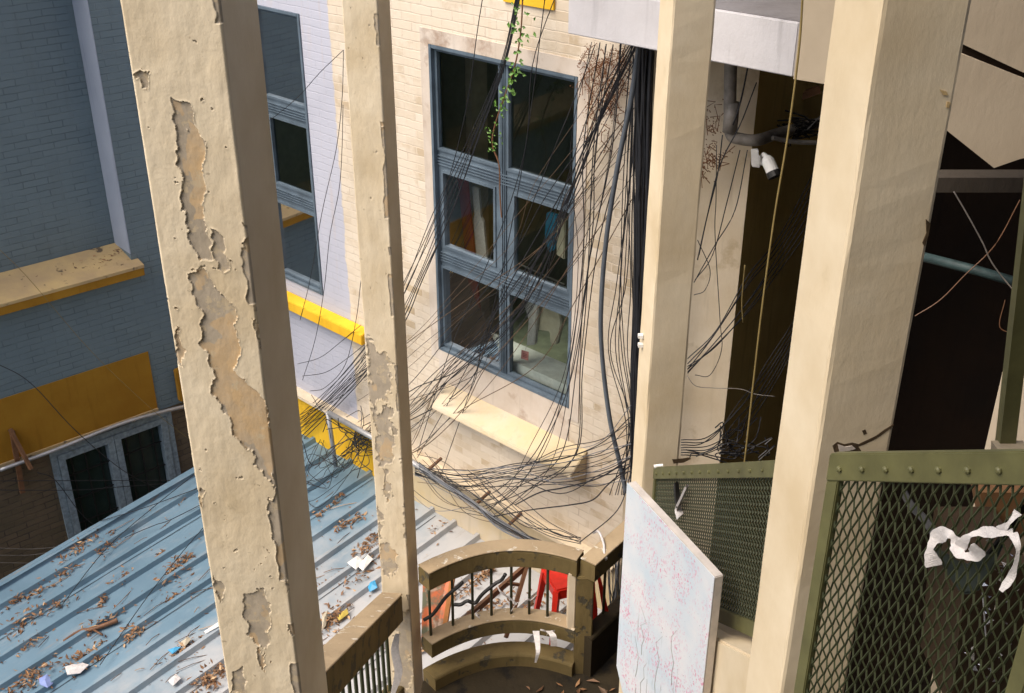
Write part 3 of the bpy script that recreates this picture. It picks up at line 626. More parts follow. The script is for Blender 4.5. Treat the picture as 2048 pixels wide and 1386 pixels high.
    lift = np.where(mk, -.0045, .0035 * np.clip(bl * 1.6, 0, 1) * np.clip((fbm(A * 20, Z * 20, 61) - .40) * 8, 0, 1))
    und = (fbm(A * 6, Z * 5, 71) - .5) * .006 + (fbm(A * 25, Z * 12, 73) - .5) * .003
    und *= np.clip(np.minimum(A, wf - A) / .02, 0, 1)
    rnd = -np.clip((.008 - np.minimum(A, wf - A)) / .008, 0, 1) ** 2 * .008
    H = lift + und + rnd
    V = np.stack([o.x + right.x * A - back.x * H, o.y + right.y * A - back.y * H, Z], -1).reshape(-1, 3)
    Mi = np.array(MATS_[T.name].inverted()); V = V @ Mi[:3, :3].T + Mi[:3, 3]
    I = np.arange(nx * nz).reshape(nz, nx); q = np.stack([I[:-1, :-1], I[1:, :-1], I[1:, 1:], I[:-1, 1:]], -1).reshape(-1, 4)
    me = bpy.data.meshes.new('peeling_face'); ob = bpy.data.objects.new('peeling_face', me); C.objects.link(ob); ob.parent = T
    me.vertices.add(len(V)); me.vertices.foreach_set('co', V.ravel()); me.loops.add(len(q) * 4); me.loops.foreach_set('vertex_index', q.ravel())
    me.polygons.add(len(q)); me.polygons.foreach_set('loop_start', np.arange(0, len(q) * 4, 4)); me.update(calc_edges=True); me.validate()
    me.materials.append(M['peel']); at = me.color_attributes.new('wear', 'FLOAT_COLOR', 'POINT')
    gr = ((fbm(A * 40, Z * 40, 81) > .80) * .7) * (1 - f)
    bl2 = np.where(mk, 0, 0.)
    col = np.stack([f, oc, gr * .6, np.ones(A.shape)], -1).astype(np.float32); at.data.foreach_set('color', col.ravel())
    ob['label'] = 'front face with cream paint flaking off in long ragged patches'
    return P
# first pillar: patches traced in picture space, they lie on its front face
pt1 = [[(345, 205), (385, 212), (392, 250), (412, 290), (408, 330), (415, 380), (402, 430), (408, 470), (430, 520), (398, 525), (375, 470), (365, 420), (360, 350), (348, 260)],
       [(412, 450), (445, 470), (462, 540), (448, 545), (425, 500)], [(372, 542), (412, 538), (430, 580), (468, 620), (478, 700), (470, 740), (530, 800), (545, 900), (550, 985), (500, 900), (470, 880), (460, 840), (430, 800), (425, 740), (405, 690), (402, 620), (378, 560)],
       [(486, 440), (500, 470), (505, 560), (520, 640), (520, 700), (508, 640), (495, 560)], [(484, 1190), (520, 1180), (545, 1215), (540, 1260), (525, 1345), (508, 1290), (486, 1230)], [(535, 1000), (555, 1010), (565, 1100), (575, 1190), (555, 1110)],
       [(352, 655), (372, 700), (366, 740), (350, 700)], [(385, 960), (405, 990), (398, 1020), (382, 990)], [(428, 1150), (445, 1180), (440, 1210), (425, 1180)], [(265, 145), (300, 143), (298, 178), (270, 172)], [(465, 1345), (490, 1340), (492, 1386), (466, 1386)]]
oc1 = [[(372, 235), (400, 260), (415, 330), (410, 440), (385, 440), (375, 330)], [(455, 640), (480, 660), (530, 780), (550, 860), (545, 960), (510, 900), (470, 800), (455, 720)]]
pillar('nearest left pillar, its cream paint flaking off in long ragged strips over bare plaster', 240, 440, 515, 3.0, -4, pt1, oc1, (150, 1250, -3.35, -.35))
pt2 = [[(735, 670), (752, 700), (775, 715), (782, 760), (775, 800), (790, 860), (785, 930), (758, 935), (752, 860), (738, 780)], [(760, 1090), (775, 1085), (796, 1110), (790, 1150), (765, 1150)], [(750, 1010), (765, 1030), (762, 1080), (752, 1060)],
       [(790, 1230), (830, 1210), (832, 1300), (815, 1386), (790, 1386)], [(810, 1000), (822, 1000), (822, 1080), (812, 1100)], [(765, 940), (790, 945), (780, 1000), (764, 990)]]
P2 = pillar('slender middle pillar with grey bare patches low down, where the stair handrail meets it', 683, 755, 780, 6.4, -12, pt2, [[(0, 0), (1, 0), (1, 1)]], (70, 1000, -7.0, -.9))
P3 = pillar('smooth cream pillar between the cable bundle and the far mesh panel', 1318, 1345, 1433, 5.6, 9, wide_front=False)
P4 = pillar('nearest right pillar, widest in view, brightly lit on its left face', 1665, 1765, 1945, 3.05, 11, wide_front=False)

def on_face(P, px, py, off=.001):
    n = -P.back; r_ = ray(px, py); t = (P.o + n * off).dot(n) / r_.dot(n); return r_ * t
def spall(P, name, pts, mat, off=.0015, th=.004):
    q = [on_face(P, x + random.uniform(-1.5, 1.5), y + random.uniform(-1.5, 1.5), off) for x, y in pts]; MB().prism(q, P.back * th).build(name, M[mat], P.T)
spall(P4, 'crack', [(1664, 892), (1676, 884), (1690, 889), (1704, 886), (1716, 889), (1732, 882), (1752, 872), (1770, 860), (1787, 848), (1787, 852), (1770, 865), (1750, 878), (1730, 888), (1716, 894), (1722, 903), (1700, 906), (1668, 905)], 'brown_dirt')
spall(P4, 'chip', [(1676, 890), (1690, 893), (1706, 892), (1712, 897), (1700, 902), (1680, 902)], 'reveal', .004)
spall(P4, 'chip', [(1723, 862), (1731, 860), (1735, 866), (1727, 870)], 'brown_dirt')
spall(P4, 'stain', [(1880, 178), (1892, 182), (1898, 190), (1888, 192)], 'ledge'); spall(P4, 'stain', [(1893, 205), (1900, 206), (1899, 216), (1893, 214)], 'ledge')
spall(P4, 'chip', [(1852, 440), (1860, 446), (1856, 470), (1848, 492), (1846, 486), (1853, 466)], 'brown_dirt')
spall(P3, 'chip', [(1344, 920), (1362, 918), (1378, 914), (1384, 918), (1366, 926), (1346, 928)], 'brown_dirt')

# ------------------------------------------------------------------ stair balustrade
HZ = -5.15
tb = thing('curved_balustrade', 'curved cement balustrade with thin green bars between the middle pillar and corner post', 'balustrade', at_z(1000, 1110, HZ) + Vector((0, 0, -1.2)))
L0 = at_z(836, 1131, HZ); Lm = at_z(1000, 1081, HZ); Lr = at_z(1168, 1102, HZ); print('rail', L0, Lm, Lr)
def arc(a, b, c, n=24):
    out = []
    for i in range(n + 1):
        t = i / n; out.append(a * ((1 - t) * (1 - 2 * t)) + b * (4 * t * (1 - t)) + c * (t * (2 * t - 1)))
    return out
top_line = arc(L0, Lm, Lr)
def rail_sweep(line, wd, z1, z0, side_out=Vector((0, 1, 0)), rnd=.02):
    """a beam following a plan curve; line is the outer top edge, width goes towards the viewer"""
    mb = MB(); n = len(line); vv = []
    sec = [(0, z0), (0, z1 - rnd), (rnd * .4, z1 - rnd * .3), (rnd, z1), (wd - rnd, z1), (wd - rnd * .4, z1 - rnd * .3), (wd, z1 - rnd), (wd, z0)]
    for i, p in enumerate(line):
        t = (line[min(i + 1, n - 1)] - line[max(i - 1, 0)]); t.z = 0; t.normalize(); nn = Vector((t.y, -t.x, 0))
        for (w_, dz) in sec: q = p + nn * w_; vv.append(Vector((q.x, q.y, p.z + dz)))
    k = len(sec); mb.add(vv, [(i * k + j, i * k + (j + 1) % k, (i + 1) * k + (j + 1) % k, (i + 1) * k + j) for i in range(n - 1) for j in range(k)])
    mb.add([vv[j] for j in range(k)], [tuple(range(k))]); mb.add([vv[(n - 1) * k + j] for j in range(k)], [tuple(range(k))[::-1]]); return mb
WR = .13
rail_sweep(top_line, WR, 0, -.15).build('top_rail', M['rail'], tb)
rail_sweep([p + Vector((0, 0, .012)) for p in top_line], WR + .006, 0, -.009, rnd=.006).build('lit_worn_top', M['railtop'], tb)
zl0 = HZ - .66
low = [Vector((p.x, p.y, zl0)) for p in top_line]
rail_sweep(low, WR, 0, -.13).build('bottom_rail', M['rail'], tb)
rail_sweep([p + Vector((0, 0, .012)) for p in low], WR + .006, 0, -.009, rnd=.006).build('lit_worn_top', M['railtop'], tb)
for i, px in enumerate((868, 912, 952, 990, 1030, 1066, 1102)):
    t = (px - 848) / (1168 - 848); j = min(int(t * 24), 23); q = top_line[j].lerp(top_line[j + 1], t * 24 - j) + Vector((0, -.065, 0))
    MB().tube([Vector((q.x, q.y, zl0 - .02)), Vector((q.x + random.uniform(-.006, .006), q.y, HZ - .1))], .011, 8).build('bar', M['mesh'], tb, smooth=True)
pc = Lr + Vector((.02, -.06, 0))
MB().box(Lr.x - .055, Lr.x + .075, Lr.y - .127, Lr.y - .006, GZ + 2, HZ - .148).build('corner_post', M['rail'], tb, bevel=.008)
MB().box(Lr.x - .115, Lr.x - .057, Lr.y - .10, Lr.y + .02, zl0 + .005, HZ - .13).build('inner_jamb', M['render'], tb, bevel=.006)  # cream material stands in for the lit left face of the post
# landing kerb below
rail_sweep([Vector((p.x, p.y - .02, zl0 - .30)) for p in top_line], .16, 0, -.22).build('kerb', M['rail'], tb)
# straight piece running to the wall
t2 = thing('straight_balustrade', 'short cement handrail from the corner post back to the cable bundle', 'balustrade', Lr + Vector((.2, .3, -1.2)))
E0 = at_z(1176, 1104, HZ); E1 = at_z(1262, 1030, HZ); E1 = E0 + (E1 - E0) * 1.05; E0 = E0 - (E1 - E0) * .16 + Vector((0, 0, -.003)); E1.z -= .003
rail_sweep(spline([E0, E1]), WR, 0, -.15).build('top_rail', M['rail'], t2)
rail_sweep(spline([E0 + Vector((0, 0, .012)), E1 + Vector((0, 0, .012))]), WR + .006, 0, -.009, rnd=.006).build('lit_worn_top', M['railtop'], t2)
rail_sweep(spline([Vector((E0.x, E0.y, zl0 - .04)), Vector((E1.x, E1.y, zl0 - .04))]), WR, 0, -.5).build('bottom_rail', M['stair'], t2)
for f_ in (.35, .7):
    q = E0.lerp(E1, f_); MB().tube([Vector((q.x + .05, q.y - .03, zl0)), Vector((q.x + .05, q.y - .03, HZ - .1))], .011, 8).build('bar', M['mesh'], t2)
# left flight handrail, sloping down to the middle pillar
t3 = thing('sloping_handrail', 'sloping stained cement handrail running from behind the peeling pillar down to the middle pillar', 'handrail', (-1, 5, -6))
A1 = at_y(757, 1192, 6.28); A0 = at_y(640, 1300, 4.9); dd = (A1 - A0); A0 = A0 - dd * .5; print('handrail', A0, A1)
rail_sweep(spline([A0, A1 + dd * .06], 12), .15, 0, -.24).build('top_rail', M['rail'], t3)
rail_sweep(spline([A0 + Vector((0, 0, .012)), A1 + dd * .06 + Vector((0, 0, .012))], 12), .156, 0, -.009, rnd=.006).build('lit_worn_top', M['railtop'], t3)
for i in range(9):
    q = A0.lerp(A1, .40 + i * .068) + Vector((.07, -.02, 0)); MB().tube([q + Vector((0, 0, -1.0)), q + Vector((0, 0, -.2))], .014, 8).build('bar', M['mesh'], t3)
rail_sweep(spline([A0 + Vector((0, 0, -.85)), A1 + Vector((0, 0, -.85))], 12), .15, 0, -.35).build('bottom_rail', M['rail'], t3)

# stairs and landing (dark well)
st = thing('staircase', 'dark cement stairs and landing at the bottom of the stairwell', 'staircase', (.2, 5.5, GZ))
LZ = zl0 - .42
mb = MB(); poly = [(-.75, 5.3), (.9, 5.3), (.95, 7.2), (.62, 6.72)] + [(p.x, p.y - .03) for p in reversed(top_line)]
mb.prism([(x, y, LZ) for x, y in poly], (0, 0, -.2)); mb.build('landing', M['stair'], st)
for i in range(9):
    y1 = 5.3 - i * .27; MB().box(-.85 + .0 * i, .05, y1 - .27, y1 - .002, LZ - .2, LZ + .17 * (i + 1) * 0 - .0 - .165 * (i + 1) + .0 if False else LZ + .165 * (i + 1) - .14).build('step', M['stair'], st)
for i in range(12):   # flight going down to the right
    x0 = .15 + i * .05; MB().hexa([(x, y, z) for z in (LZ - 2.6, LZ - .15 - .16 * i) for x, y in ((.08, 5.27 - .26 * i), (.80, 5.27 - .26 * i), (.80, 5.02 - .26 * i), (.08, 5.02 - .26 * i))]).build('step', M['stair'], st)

# right flight with mesh panels
def lerp(a, b, t): return a + (b - a) * t
def panel(label, a, b, h, rh, stile, cell, strand, name='mesh_panel', bolts=0, out=Vector((-1, 0, 0)), bottom=True, group='mesh panels of the stair', th=.03, right_stile=True):
    a = Vector(a); b = Vector(b); T = thing(name, label, 'mesh panel', a.lerp(b, .5) - Vector((0, 0, h)), 0, group)
    dh = Vector((b.x - a.x, b.y - a.y, 0)).normalized(); nn = Vector((dh.y, -dh.x, 0)); nn = nn if nn.dot(-a) > 0 else -nn
    up = Vector((0, 0, 1))
    def par(p0, p1, z0, z1, o0, o1): return MB().hexa([p0 + up * z0 + nn * o0, p1 + up * z0 + nn * o0, p1 + up * z0 + nn * o1, p0 + up * z0 + nn * o1, p0 + up * z1 + nn * o0, p1 + up * z1 + nn * o0, p1 + up * z1 + nn * o1, p0 + up * z1 + nn * o1])
    par(a, b, -rh, 0, -th / 2, th / 2).build('top_rail', M['green'], T, bevel=.003)
    if bottom: par(a, b, -h, -h + rh, -th / 2, th / 2).build('bottom_rail', M['green'], T, bevel=.003)
    e = b - a; L = Vector((e.x, e.y, 0)).length; sa = e * (stile / L)
    par(a, a + sa, -h + (rh if bottom else 0), -rh, -th / 2 + .003, th / 2 - .003).build('stile', M['green'], T, bevel=.003)
    if right_stile: par(b - sa, b, -h + (rh if bottom else 0), -rh, -th / 2 + .003, th / 2 - .003).build('stile', M['green'], T, bevel=.003)
    for i in range(bolts):
        q = a + e * ((i + .6) / bolts) + up * (-rh * .55) + nn * th / 2; MB().tube([q - nn * .003, q + nn * .006, q + nn * .009], [.009, .009, .004], 8).build('bolt', M['green'], T)
    # expanded metal: zigzag strands that touch at the knots
    cw, ch = cell; nx = int((L - 2 * stile) / cw) + 1; nz = int((h - (2 if bottom else 1) * rh) / ch) + 1; mb = MB()
    e1_ = e / L
    for i in range(nx + 1):
        s0 = stile + i * cw
        pts = []
        for j in range(2 * nz + 1):
            z = -rh - j * ch / 2
            if z < -h + (rh if bottom else 0): z = -h + (rh if bottom else 0)
            off = (cw / 2 - strand * .5) * (1 if (j + 0) % 2 else -1)
            sgn = off if i % 2 == 0 else -off
            s_ = min(max(s0 + sgn * 1.0, stile * .8), L - stile * .8)
            pts.append(a + e1_ * s_ + up * z + nn * (.003 * (1 if j % 2 else -1)))
        mb.tube(pts, strand, 4, False)
    mb.build('expanded_mesh', M['mesh'], T)
    return T, nn
Xa = at_y(1312, 934, 5.55); Xb = at_y(1532, 921, 3.86); Xb = Xb + (Xb - Xa) * .12
print('panel X', Xa, Xb)
panel('far olive mesh panel right of the smooth pillar, with a scarf tied on it', Xa, Xb, .92, .085, .04, (.0165, .042), .0034, bolts=14)
Ya = at_y(1668, 905, 2.55); Yb = at_y(2040, 900, 2.03); Yb = Yb + (Yb - Ya) * .3
print('panel Y', Ya, Yb)
panel('near olive mesh panel right of the nearest right pillar, white rags tied on it', Ya, Yb, 1.3, .088, .045, (.0155, .062), .0033, bolts=9, bottom=False)
# sloping string wall under the far panel
sw = thing('stair_string', 'pale sloping stair wall under the far mesh panel, behind the canvas', 'wall', (1, 4.5, GZ))
up = Vector((0, 0, 1)); ee = (Xb - Xa); XA = Xa - ee * .02; XB = Xb + ee * .25
q = [XA + Vector((-.10, 0, -.97)), XB + Vector((-.10, 0, -.97)), XB + Vector((-.10, 0, -2.6)), XA + Vector((-.10, 0, -2.4))]
MB().prism(q, (.22, .02, 0)).build('string', M['pillar'], sw, bevel=.01)

# ------------------------------------------------------------------ painted canvas
def canvas_mat():
    m, n, b = new_mat('blossom_painting'); tc = N(n, 'ShaderNodeTexCoord'); v = tc.outputs['Object']
    base = mixc(n, ramp(n, noise(n, v, 3.5, 5), .35, .65), (.50, .58, .64), (.64, .64, .65)); zf = N(n, 'ShaderNodeSeparateXYZ'); n.links.new(v, zf.inputs[0])
    dens = ramp(n, noise(n, v, 5, 4), .44, .60)
    def spots(sc, col, base, thr, k=1.):
        vo = N(n, 'ShaderNodeTexVoronoi', i_Scale=sc); mp = coords(n, (1, 1, .55)); n.links.new(mp, vo.inputs['Vector'])
        s_ = ramp(n, vo.outputs['Distance'], thr, thr * .75); return mixc(n, math_(n, 'MULTIPLY', s_, math_(n, 'MULTIPLY', dens, k)), base, col)
    c = spots(42, (.62, .44, .52), base, .36, .6); c = spots(60, (.60, .22, .34), c, .34, .75); c = spots(95, (.55, .07, .18), c, .27, .8)
    br = noise(n, coords(n, (26, 26, 2.2)), 1.5, 4); low_ = ramp(n, zf.outputs[2], .75, .35, 0, 1)
    c = mixc(n, math_(n, 'MULTIPLY', ramp(n, br, .62, .68), math_(n, 'MULTIPLY', low_, .75)), c, (.16, .15, .12))
    c = mixc(n, ramp(n, noise(n, v, 90, 2), .70, .74, 0, .8), c, (.12, .14, .2))
    n.links.new(c, b.inputs[0]); b.inputs['Roughness'].default_value = .8; bump(n, b, noise(n, v, 120), .15, .003); return m
M['painting'] = canvas_mat()
CR = at_y(1430, 1155, 3.87); r0 = ray(1255, 965); CL = r0 * (CR.z / r0.z); print('canvas', CR, CL, (CL - CR).length)
cu = (CL - CR).normalized(); cn = Vector((cu.y, -cu.x, 0)); cn = cn if cn.x < 0 else -cn
hc = 1.32; crot = math.atan2(cu.y, cu.x)
ct = thing('painted_canvas', 'tall canvas painted with pink blossom on pale blue, standing on the stairs', 'painting', CR - Vector((0, 0, hc)), crot)
mb = MB(); q = [CR, CL, CL - Vector((0, 0, hc - .12)), CL.lerp(CR, .1) - Vector((0, 0, hc)), CR - Vector((0, 0, hc))]; mb.prism([p_ for p_ in q], cn * .003); mb.build('painted_face', M['painting'], ct)
mb = MB(); mb.prism([p_ - cn * .001 for p_ in q], cn * -.045); mb.build('canvas_edge', plain('canvas_side', (.52, .47, .42), .85), ct, bevel=.004)
mb = MB()      # painted twigs, raised brush strokes
for k_ in range(7):
    x = random.uniform(.25, .75); z0 = random.uniform(.75, 1.3); pts = []
    ln = random.uniform(.2, .5)
    for j in range(6): pts.append(CR.lerp(CL, x + random.uniform(-.012, .012) + .012 * j * random.uniform(-1, 1)) - up * (z0 - ln * j / 5) + cn * .0045)
    mb.tube(pts, [.0012 - .00015 * j for j in range(6)], 4)
mb.build('brush_strokes', plain('dark_paint', (.26, .24, .19), .7), ct)

# ------------------------------------------------------------------ things behind the balustrade
def roof_z(o): return ROOF_Z - o * slope
S0 = at_y(1132, 1150, 7.0)
stool = thing('plastic_stool', 'red plastic stool standing behind the corner post of the balustrade', 'stool', S0 - Vector((0, 0, .55)))
zs = S0.z; a_ = R(20); ux = Vector((math.cos(a_), math.sin(a_), 0)); uy = Vector((-math.sin(a_), math.cos(a_), 0))
hw = .15
def sp_(a, b, z): return Vector((S0.x, S0.y, 0)) + ux * a + uy * b + Vector((0, 0, z))
MB().hexa([sp_(a * hw, b * hw, z) for z in (zs - .03, zs) for a, b in ((-1, -1), (1, -1), (1, 1), (-1, 1))]).build('seat', M['red'], stool, bevel=.012)
for a, b in ((-1, -1), (1, -1), (1, 1), (-1, 1)):
    top = sp_(a * hw * .86, b * hw * .86, zs - .02); bot = sp_(a * hw * 1.3, b * hw * 1.3, zs - .62)
    mb = MB(); mb.tube([top, top.lerp(bot, .5), bot], [.034, .028, .022], 4); mb.build('leg', M['red'], stool)
mb = MB()
for a0, a1 in (((-1, -1), (1, -1)), ((1, -1), (1, 1)), ((-1, 1), (-1, -1))): mb.beam(sp_(a0[0] * hw * .95, a0[1] * hw * .95, zs - .06), sp_(a1[0] * hw * .95, a1[1] * hw * .95, zs - .06), .006, .08)
mb.build('apron', M['red'], stool)
# red plastic banner hanging right of the post
mb = MB(); pts = [at_y(x, y, 6.72) for x, y in ((1184, 1122), (1178, 1150), (1176, 1180), (1183, 1220), (1187, 1256))]; mb.ribbon(spline(pts), Vector((1, 0, .1)), [.05 + .06 * math.sin(math.pi * i / 32) for i in range(33)], .004)
pts = [at_y(x, y, 6.76) for x, y in ((1190, 1122), (1200, 1165), (1208, 1205), (1214, 1240))]; mb.ribbon(spline(pts), Vector((1, 0, .1)), [.02 + .03 * i / 24 for i in range(25)], .004)
tag(mb.build('red_rag', M['red']), 'torn red plastic strips hanging just right of the corner post', 'rag')
# wooden easel and painted board
def bp(px, py, y): return at_y(px, py, y)
ez = thing('wooden_trestle', 'brown wooden folding trestle leaning behind the curved balustrade bars', 'trestle', bp(960, 1270, 7.1))
MB().beam(bp(885, 1278, 6.75), bp(1052, 1132, 7.5), .05, .03, Vector((0, 1, 0))).build('leg', M['wood'], ez)
MB().beam(bp(1012, 1275, 6.95), bp(1054, 1130, 7.5), .03, .03, Vector((0, 1, 0))).build('leg', M['wood'], ez)
MB().beam(bp(915, 1275, 6.9), bp(965, 1205, 7.2), .03, .03, Vector((0, 1, 0))).build('leg', M['wood'], ez)
MB().beam(bp(1010, 1166, 7.3), bp(1042, 1170, 7.35), .025, .02, Vector((0, 1, 0))).build('crossbar', M['wood'], ez)
def board_mat():
    m, n, b = new_mat('orange_grey_painting'); v = coords(n); c = mixc(n, ramp(n, noise(n, v, 6, 5), .45, .55), (.22, .24, .17), (.75, .22, .10)); c = mixc(n, ramp(n, noise(n, v, 11, 4), .55, .62), c, (.55, .42, .33))
    n.links.new(c, b.inputs[0]); return m
bd = thing('painted_board', 'orange and grey painted board leaning behind the middle pillar at the balustrade', 'painting', bp(870, 1290, 6.9))
MB().prism([bp(846, 1150, 7.0), bp(905, 1133, 7.1), bp(893, 1210, 6.9), bp(880, 1290, 6.7), bp(842, 1295, 6.7)], (0, .03, .01)).build('face', board_mat(), bd)
MB().beam(bp(909, 1133, 7.08), bp(884, 1292, 6.68), .035, .045).build('edge_strip', plain('orange_wood', (.5, .2, .05), .6), bd)
# black tubes hooked on the bars
for k_, (pp, lab) in enumerate(((((848, 1240), (866, 1228), (890, 1196), (908, 1180), (918, 1172), (925, 1164)), 'black bent rubber tube on the first balustrade bars, left one'), (((908, 1209), (922, 1209), (935, 1202), (950, 1206), (965, 1188), (990, 1168), (1003, 1160), (1011, 1148)), 'black bent rubber tube on the third balustrade bar, right one'))):
    mb = MB(); mb.tube(spline([bp(x, y, 6.42) for x, y in pp]), .014, 7); tag(mb.build('rubber_tube', M['black'], smooth=True), lab, 'tube')
for x, y, lb in ((950, 1228, 'torn pale tape knotted round the third bar of the curved balustrade'), (1030, 1210, 'pale tape knotted round the fifth bar with its end hanging right'), (1095, 1264, 'pale tape bunched at the foot of the last bar before the corner post'), (1062, 1200, 'small frayed tape knot on the sixth bar of the curved balustrade')):
    c = bp(x, y, 6.48); mb = MB()
    for _ in range(4):
        p1 = c + Vector((random.uniform(-.07, .07), random.uniform(-.02, .02), random.uniform(-.05, .05))); mb.ribbon(spline([c, c.lerp(p1, .5) + Vector((0, -.015, .015)), p1], 4), Vector((.2, 0, 1)).normalized(), .014, .0015)
    tag(mb.build('tape_tie', M['cloth']), lb, 'tape', 'tape ties on the balustrade bars')
mb = MB(); mb.ribbon(spline([bp(990, 1160, 6.6), bp(1000, 1182, 6.5), bp(1020, 1197, 6.5), bp(1032, 1207, 6.5)], 6), Vector((0, 0, 1)), .02, .0015)
tag(mb.build('tape_tie', M['cloth']), 'long pale tape strip slung between the fourth and fifth balustrade bars', 'tape')
mb = MB(); mb.ribbon(spline([bp(1098, 1262, 6.46), bp(1106, 1272, 6.4), bp(1108, 1292, 6.4)], 6), Vector((1, 0, 0)), .05, .002); tag(mb.build('tape_flap', M['cloth']), 'grey tape flap stuck over the bottom rail near the corner post', 'tape')
mb = MB(); mb.ribbon(spline([bp(1072, 1262, 6.46), bp(1076, 1300, 6.3), bp(1071, 1325, 6.3)], 6), Vector((1, 0, 0)), [.05 - .003 * i for i in range(13)], .002); tag(mb.build('plastic_strip', M['cloth']), 'thin translucent plastic strip hanging over the bottom rail centre', 'strip')
c = at_z(1190, 1070, HZ)
mb = MB(); mb.tube(spline([at_z(1185, 1070, HZ) + up * .02, at_z(1197, 1070, HZ) + up * .03, at_z(1206, 1082, HZ) + Vector((0, -.06, .02)), at_z(1207, 1096, HZ) + Vector((0, -.08, 0))]), .01, 6); mb.tube([at_z(1206, 1082, HZ) + Vector((0, -.07, 0)), at_z(1209, 1100, HZ) + Vector((0, -.08, -.02))], [.012, .02], 6)
tag(mb.build('cloth_tie', M['cloth'], smooth=True), 'white cloth tie knotted over the handrail right of the corner post', 'rag')
mb = MB(); mb.ribbon(spline([at_y(795, 1268, 6.0), at_y(790, 1300, 6.0), at_y(797, 1345, 6.0), at_y(786, 1386, 6.0)]), Vector((1, 0, 0)), [.03 + .03 * math.sin(i / 24 * 3) for i in range(25)], .003); tag(mb.build('rag_strip', M['cloth']), 'white rag hanging beside the middle pillar under the sloping handrail', 'rag')

# ------------------------------------------------------------------ right hand building parts
cb_ = FB.W(SE, 0); K1 = Vector((1.66, 7.5, 0))
bR = thing('corner_building', 'cream building corner right of the cable bundle with a deep shaded recess', 'building', (2, 8, GZ))
def vwall(mb, a, b, z0, z1): return mb.add([(a[0], a[1], z0), (b[0], b[1], z0), (b[0], b[1], z1), (a[0], a[1], z1)], [(0, 1, 2, 3)])
FC = Frame(cb_.x, cb_.y, math.degrees(math.atan2(K1.x - cb_.x, K1.y - cb_.y)))
vwall(MB(), (cb_.x, cb_.y), K1, GZ, 1.2).build('lit_wall', M['render'], bR)
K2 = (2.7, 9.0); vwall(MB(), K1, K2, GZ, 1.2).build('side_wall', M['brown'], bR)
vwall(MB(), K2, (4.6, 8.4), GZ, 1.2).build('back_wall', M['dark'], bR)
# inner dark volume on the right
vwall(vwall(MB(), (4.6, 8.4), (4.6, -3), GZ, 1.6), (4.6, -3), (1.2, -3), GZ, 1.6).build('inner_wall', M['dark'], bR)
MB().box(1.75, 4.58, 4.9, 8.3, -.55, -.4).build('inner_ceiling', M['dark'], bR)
# white slab parallel to the sunlit wall
FS = Frame(*(FB.W(0, 0, .55)).xy, -47)
a = FS.px(1135, 70); b_ = FS.px(1592, 152); print('slab', a, b_)
a2 = FS.px(1433, 52); ht = .30
sb = thing('concrete_slab', 'pale concrete slab jutting from the building above the cable bundle', 'slab', FS.W(b_[0], a[1]), FS.rot)
zt_ = (a[1] + b_[1]) / 2
MB().fbox(FS, b_[0] + .02, a[0], zt_, zt_ + ht, -.75, 0).build('slab_body', M['slab'], sb, bevel=.006)
MB().fbox(FS, b_[0] + .03, a[0] - .01, zt_ + ht, zt_ + ht + .006, -.74, -.02).build('slab_top', plaster('grimy_slab_top', (.20, .19, .195), (.15, .14, .14), None), sb)
e_ = FS.px(1645, 162)
MB().hexa([FS.W(x, z, o) for z in (zt_ - .01, zt_ + ht + .7) for x, o in ((e_[0] - .3, -.5), (b_[0], -.5), (b_[0] + .015, .0), (e_[0] - .3, -.05))]).build('return_beam', M['tan'], sb)
MB().fbox(FS, a[0] - .9, a[0] - .02, zt_ + ht, zt_ + ht + .5, -.73, -.52).build('upstand', M['slab'], sb)
# drain pipe, elbow and camera
FP = Frame(1.3, 7.42, 96)
mb = MB(); pv = [FP.P(1462, 110, .12), FP.P(1460, 200, .12), FP.P(1460, 258, .12)]; mb.tube(spline(pv), .042, 12)
dp = thing('drain_pipe', 'dirty grey drain pipe with elbow running down beside the white security camera', 'pipe', pv[-1])
mb.build('down_pipe', M['pvc'], dp, smooth=True)
mb = MB(); mb.tube([pv[-1] + up * .18, pv[-1] + up * -.02], .05, 12); mb.build('collar', M['pvc'], dp, smooth=True)
mb = MB(); mb.tube(spline([pv[-1], FP.P(1464, 272, .12), FP.P(1482, 278, .12), FP.P(1515, 280, .08), FP.P(1560, 266, -.3), FP.P(1640, 245, -1.0)]), .040, 12); mb.build('elbow', M['pvc'], dp, smooth=True)
cm = thing('security_camera', 'small white security camera with black lens ring beside the drain pipe elbow', 'camera', FP.P(1535, 320, .1))
mb = MB(); mb.tube([FP.P(1533, 316, .26), FP.P(1536, 322, .28), FP.P(1546, 344, .32)], [.03, .043, .043], 14); mb.build('body', M['white'], cm, smooth=False)
mb = MB(); mb.tube([FP.P(1545.5, 343, .32), FP.P(1550, 354, .34)], [.047, .047], 14); mb.build('lens_hood', M['black'], cm)
mb = MB(); mb.tube(spline([FP.P(1524, 318, .1), FP.P(1527, 309, .2), FP.P(1535, 317, .26)], 5), .016, 7); mb.tube([FP.P(1523, 321, .06), FP.P(1524, 320, .10)], .035, 10); mb.build('mount', M['white'], cm)
mb = MB(); q = [FP.P(x, y, .22) for x, y in ((1503, 302), (1517, 301), (1520, 336), (1504, 334))]; mb.prism(q, FP.n * -.05); tag(mb.build('camera_box', M['white'], bevel=.004), 'white square junction box left of the security camera', 'junction box')
mb = MB(); mb.tube(spline([FP.P(1545, 276, 0), FP.P(1590, 284, -.1), FP.P(1640, 286, -.2)]), .016, 7); tag(mb.build('white_conduit', M['pvc']), 'thin pale conduit running into the shaded recess above the security camera', 'pipe')
mb = MB(); mb.beam(FP.P(1536, 216, -.9), FP.P(1640, 178, -.9), .06, .05); mb.beam(FP.P(1536, 216, -.9), FP.P(1530, 232, -.9), .05, .05); tag(mb.build('recess_beam', M['wood']), 'dark brown beam high in the shaded recess behind the yellow rope', 'beam')
tc_ = MB()
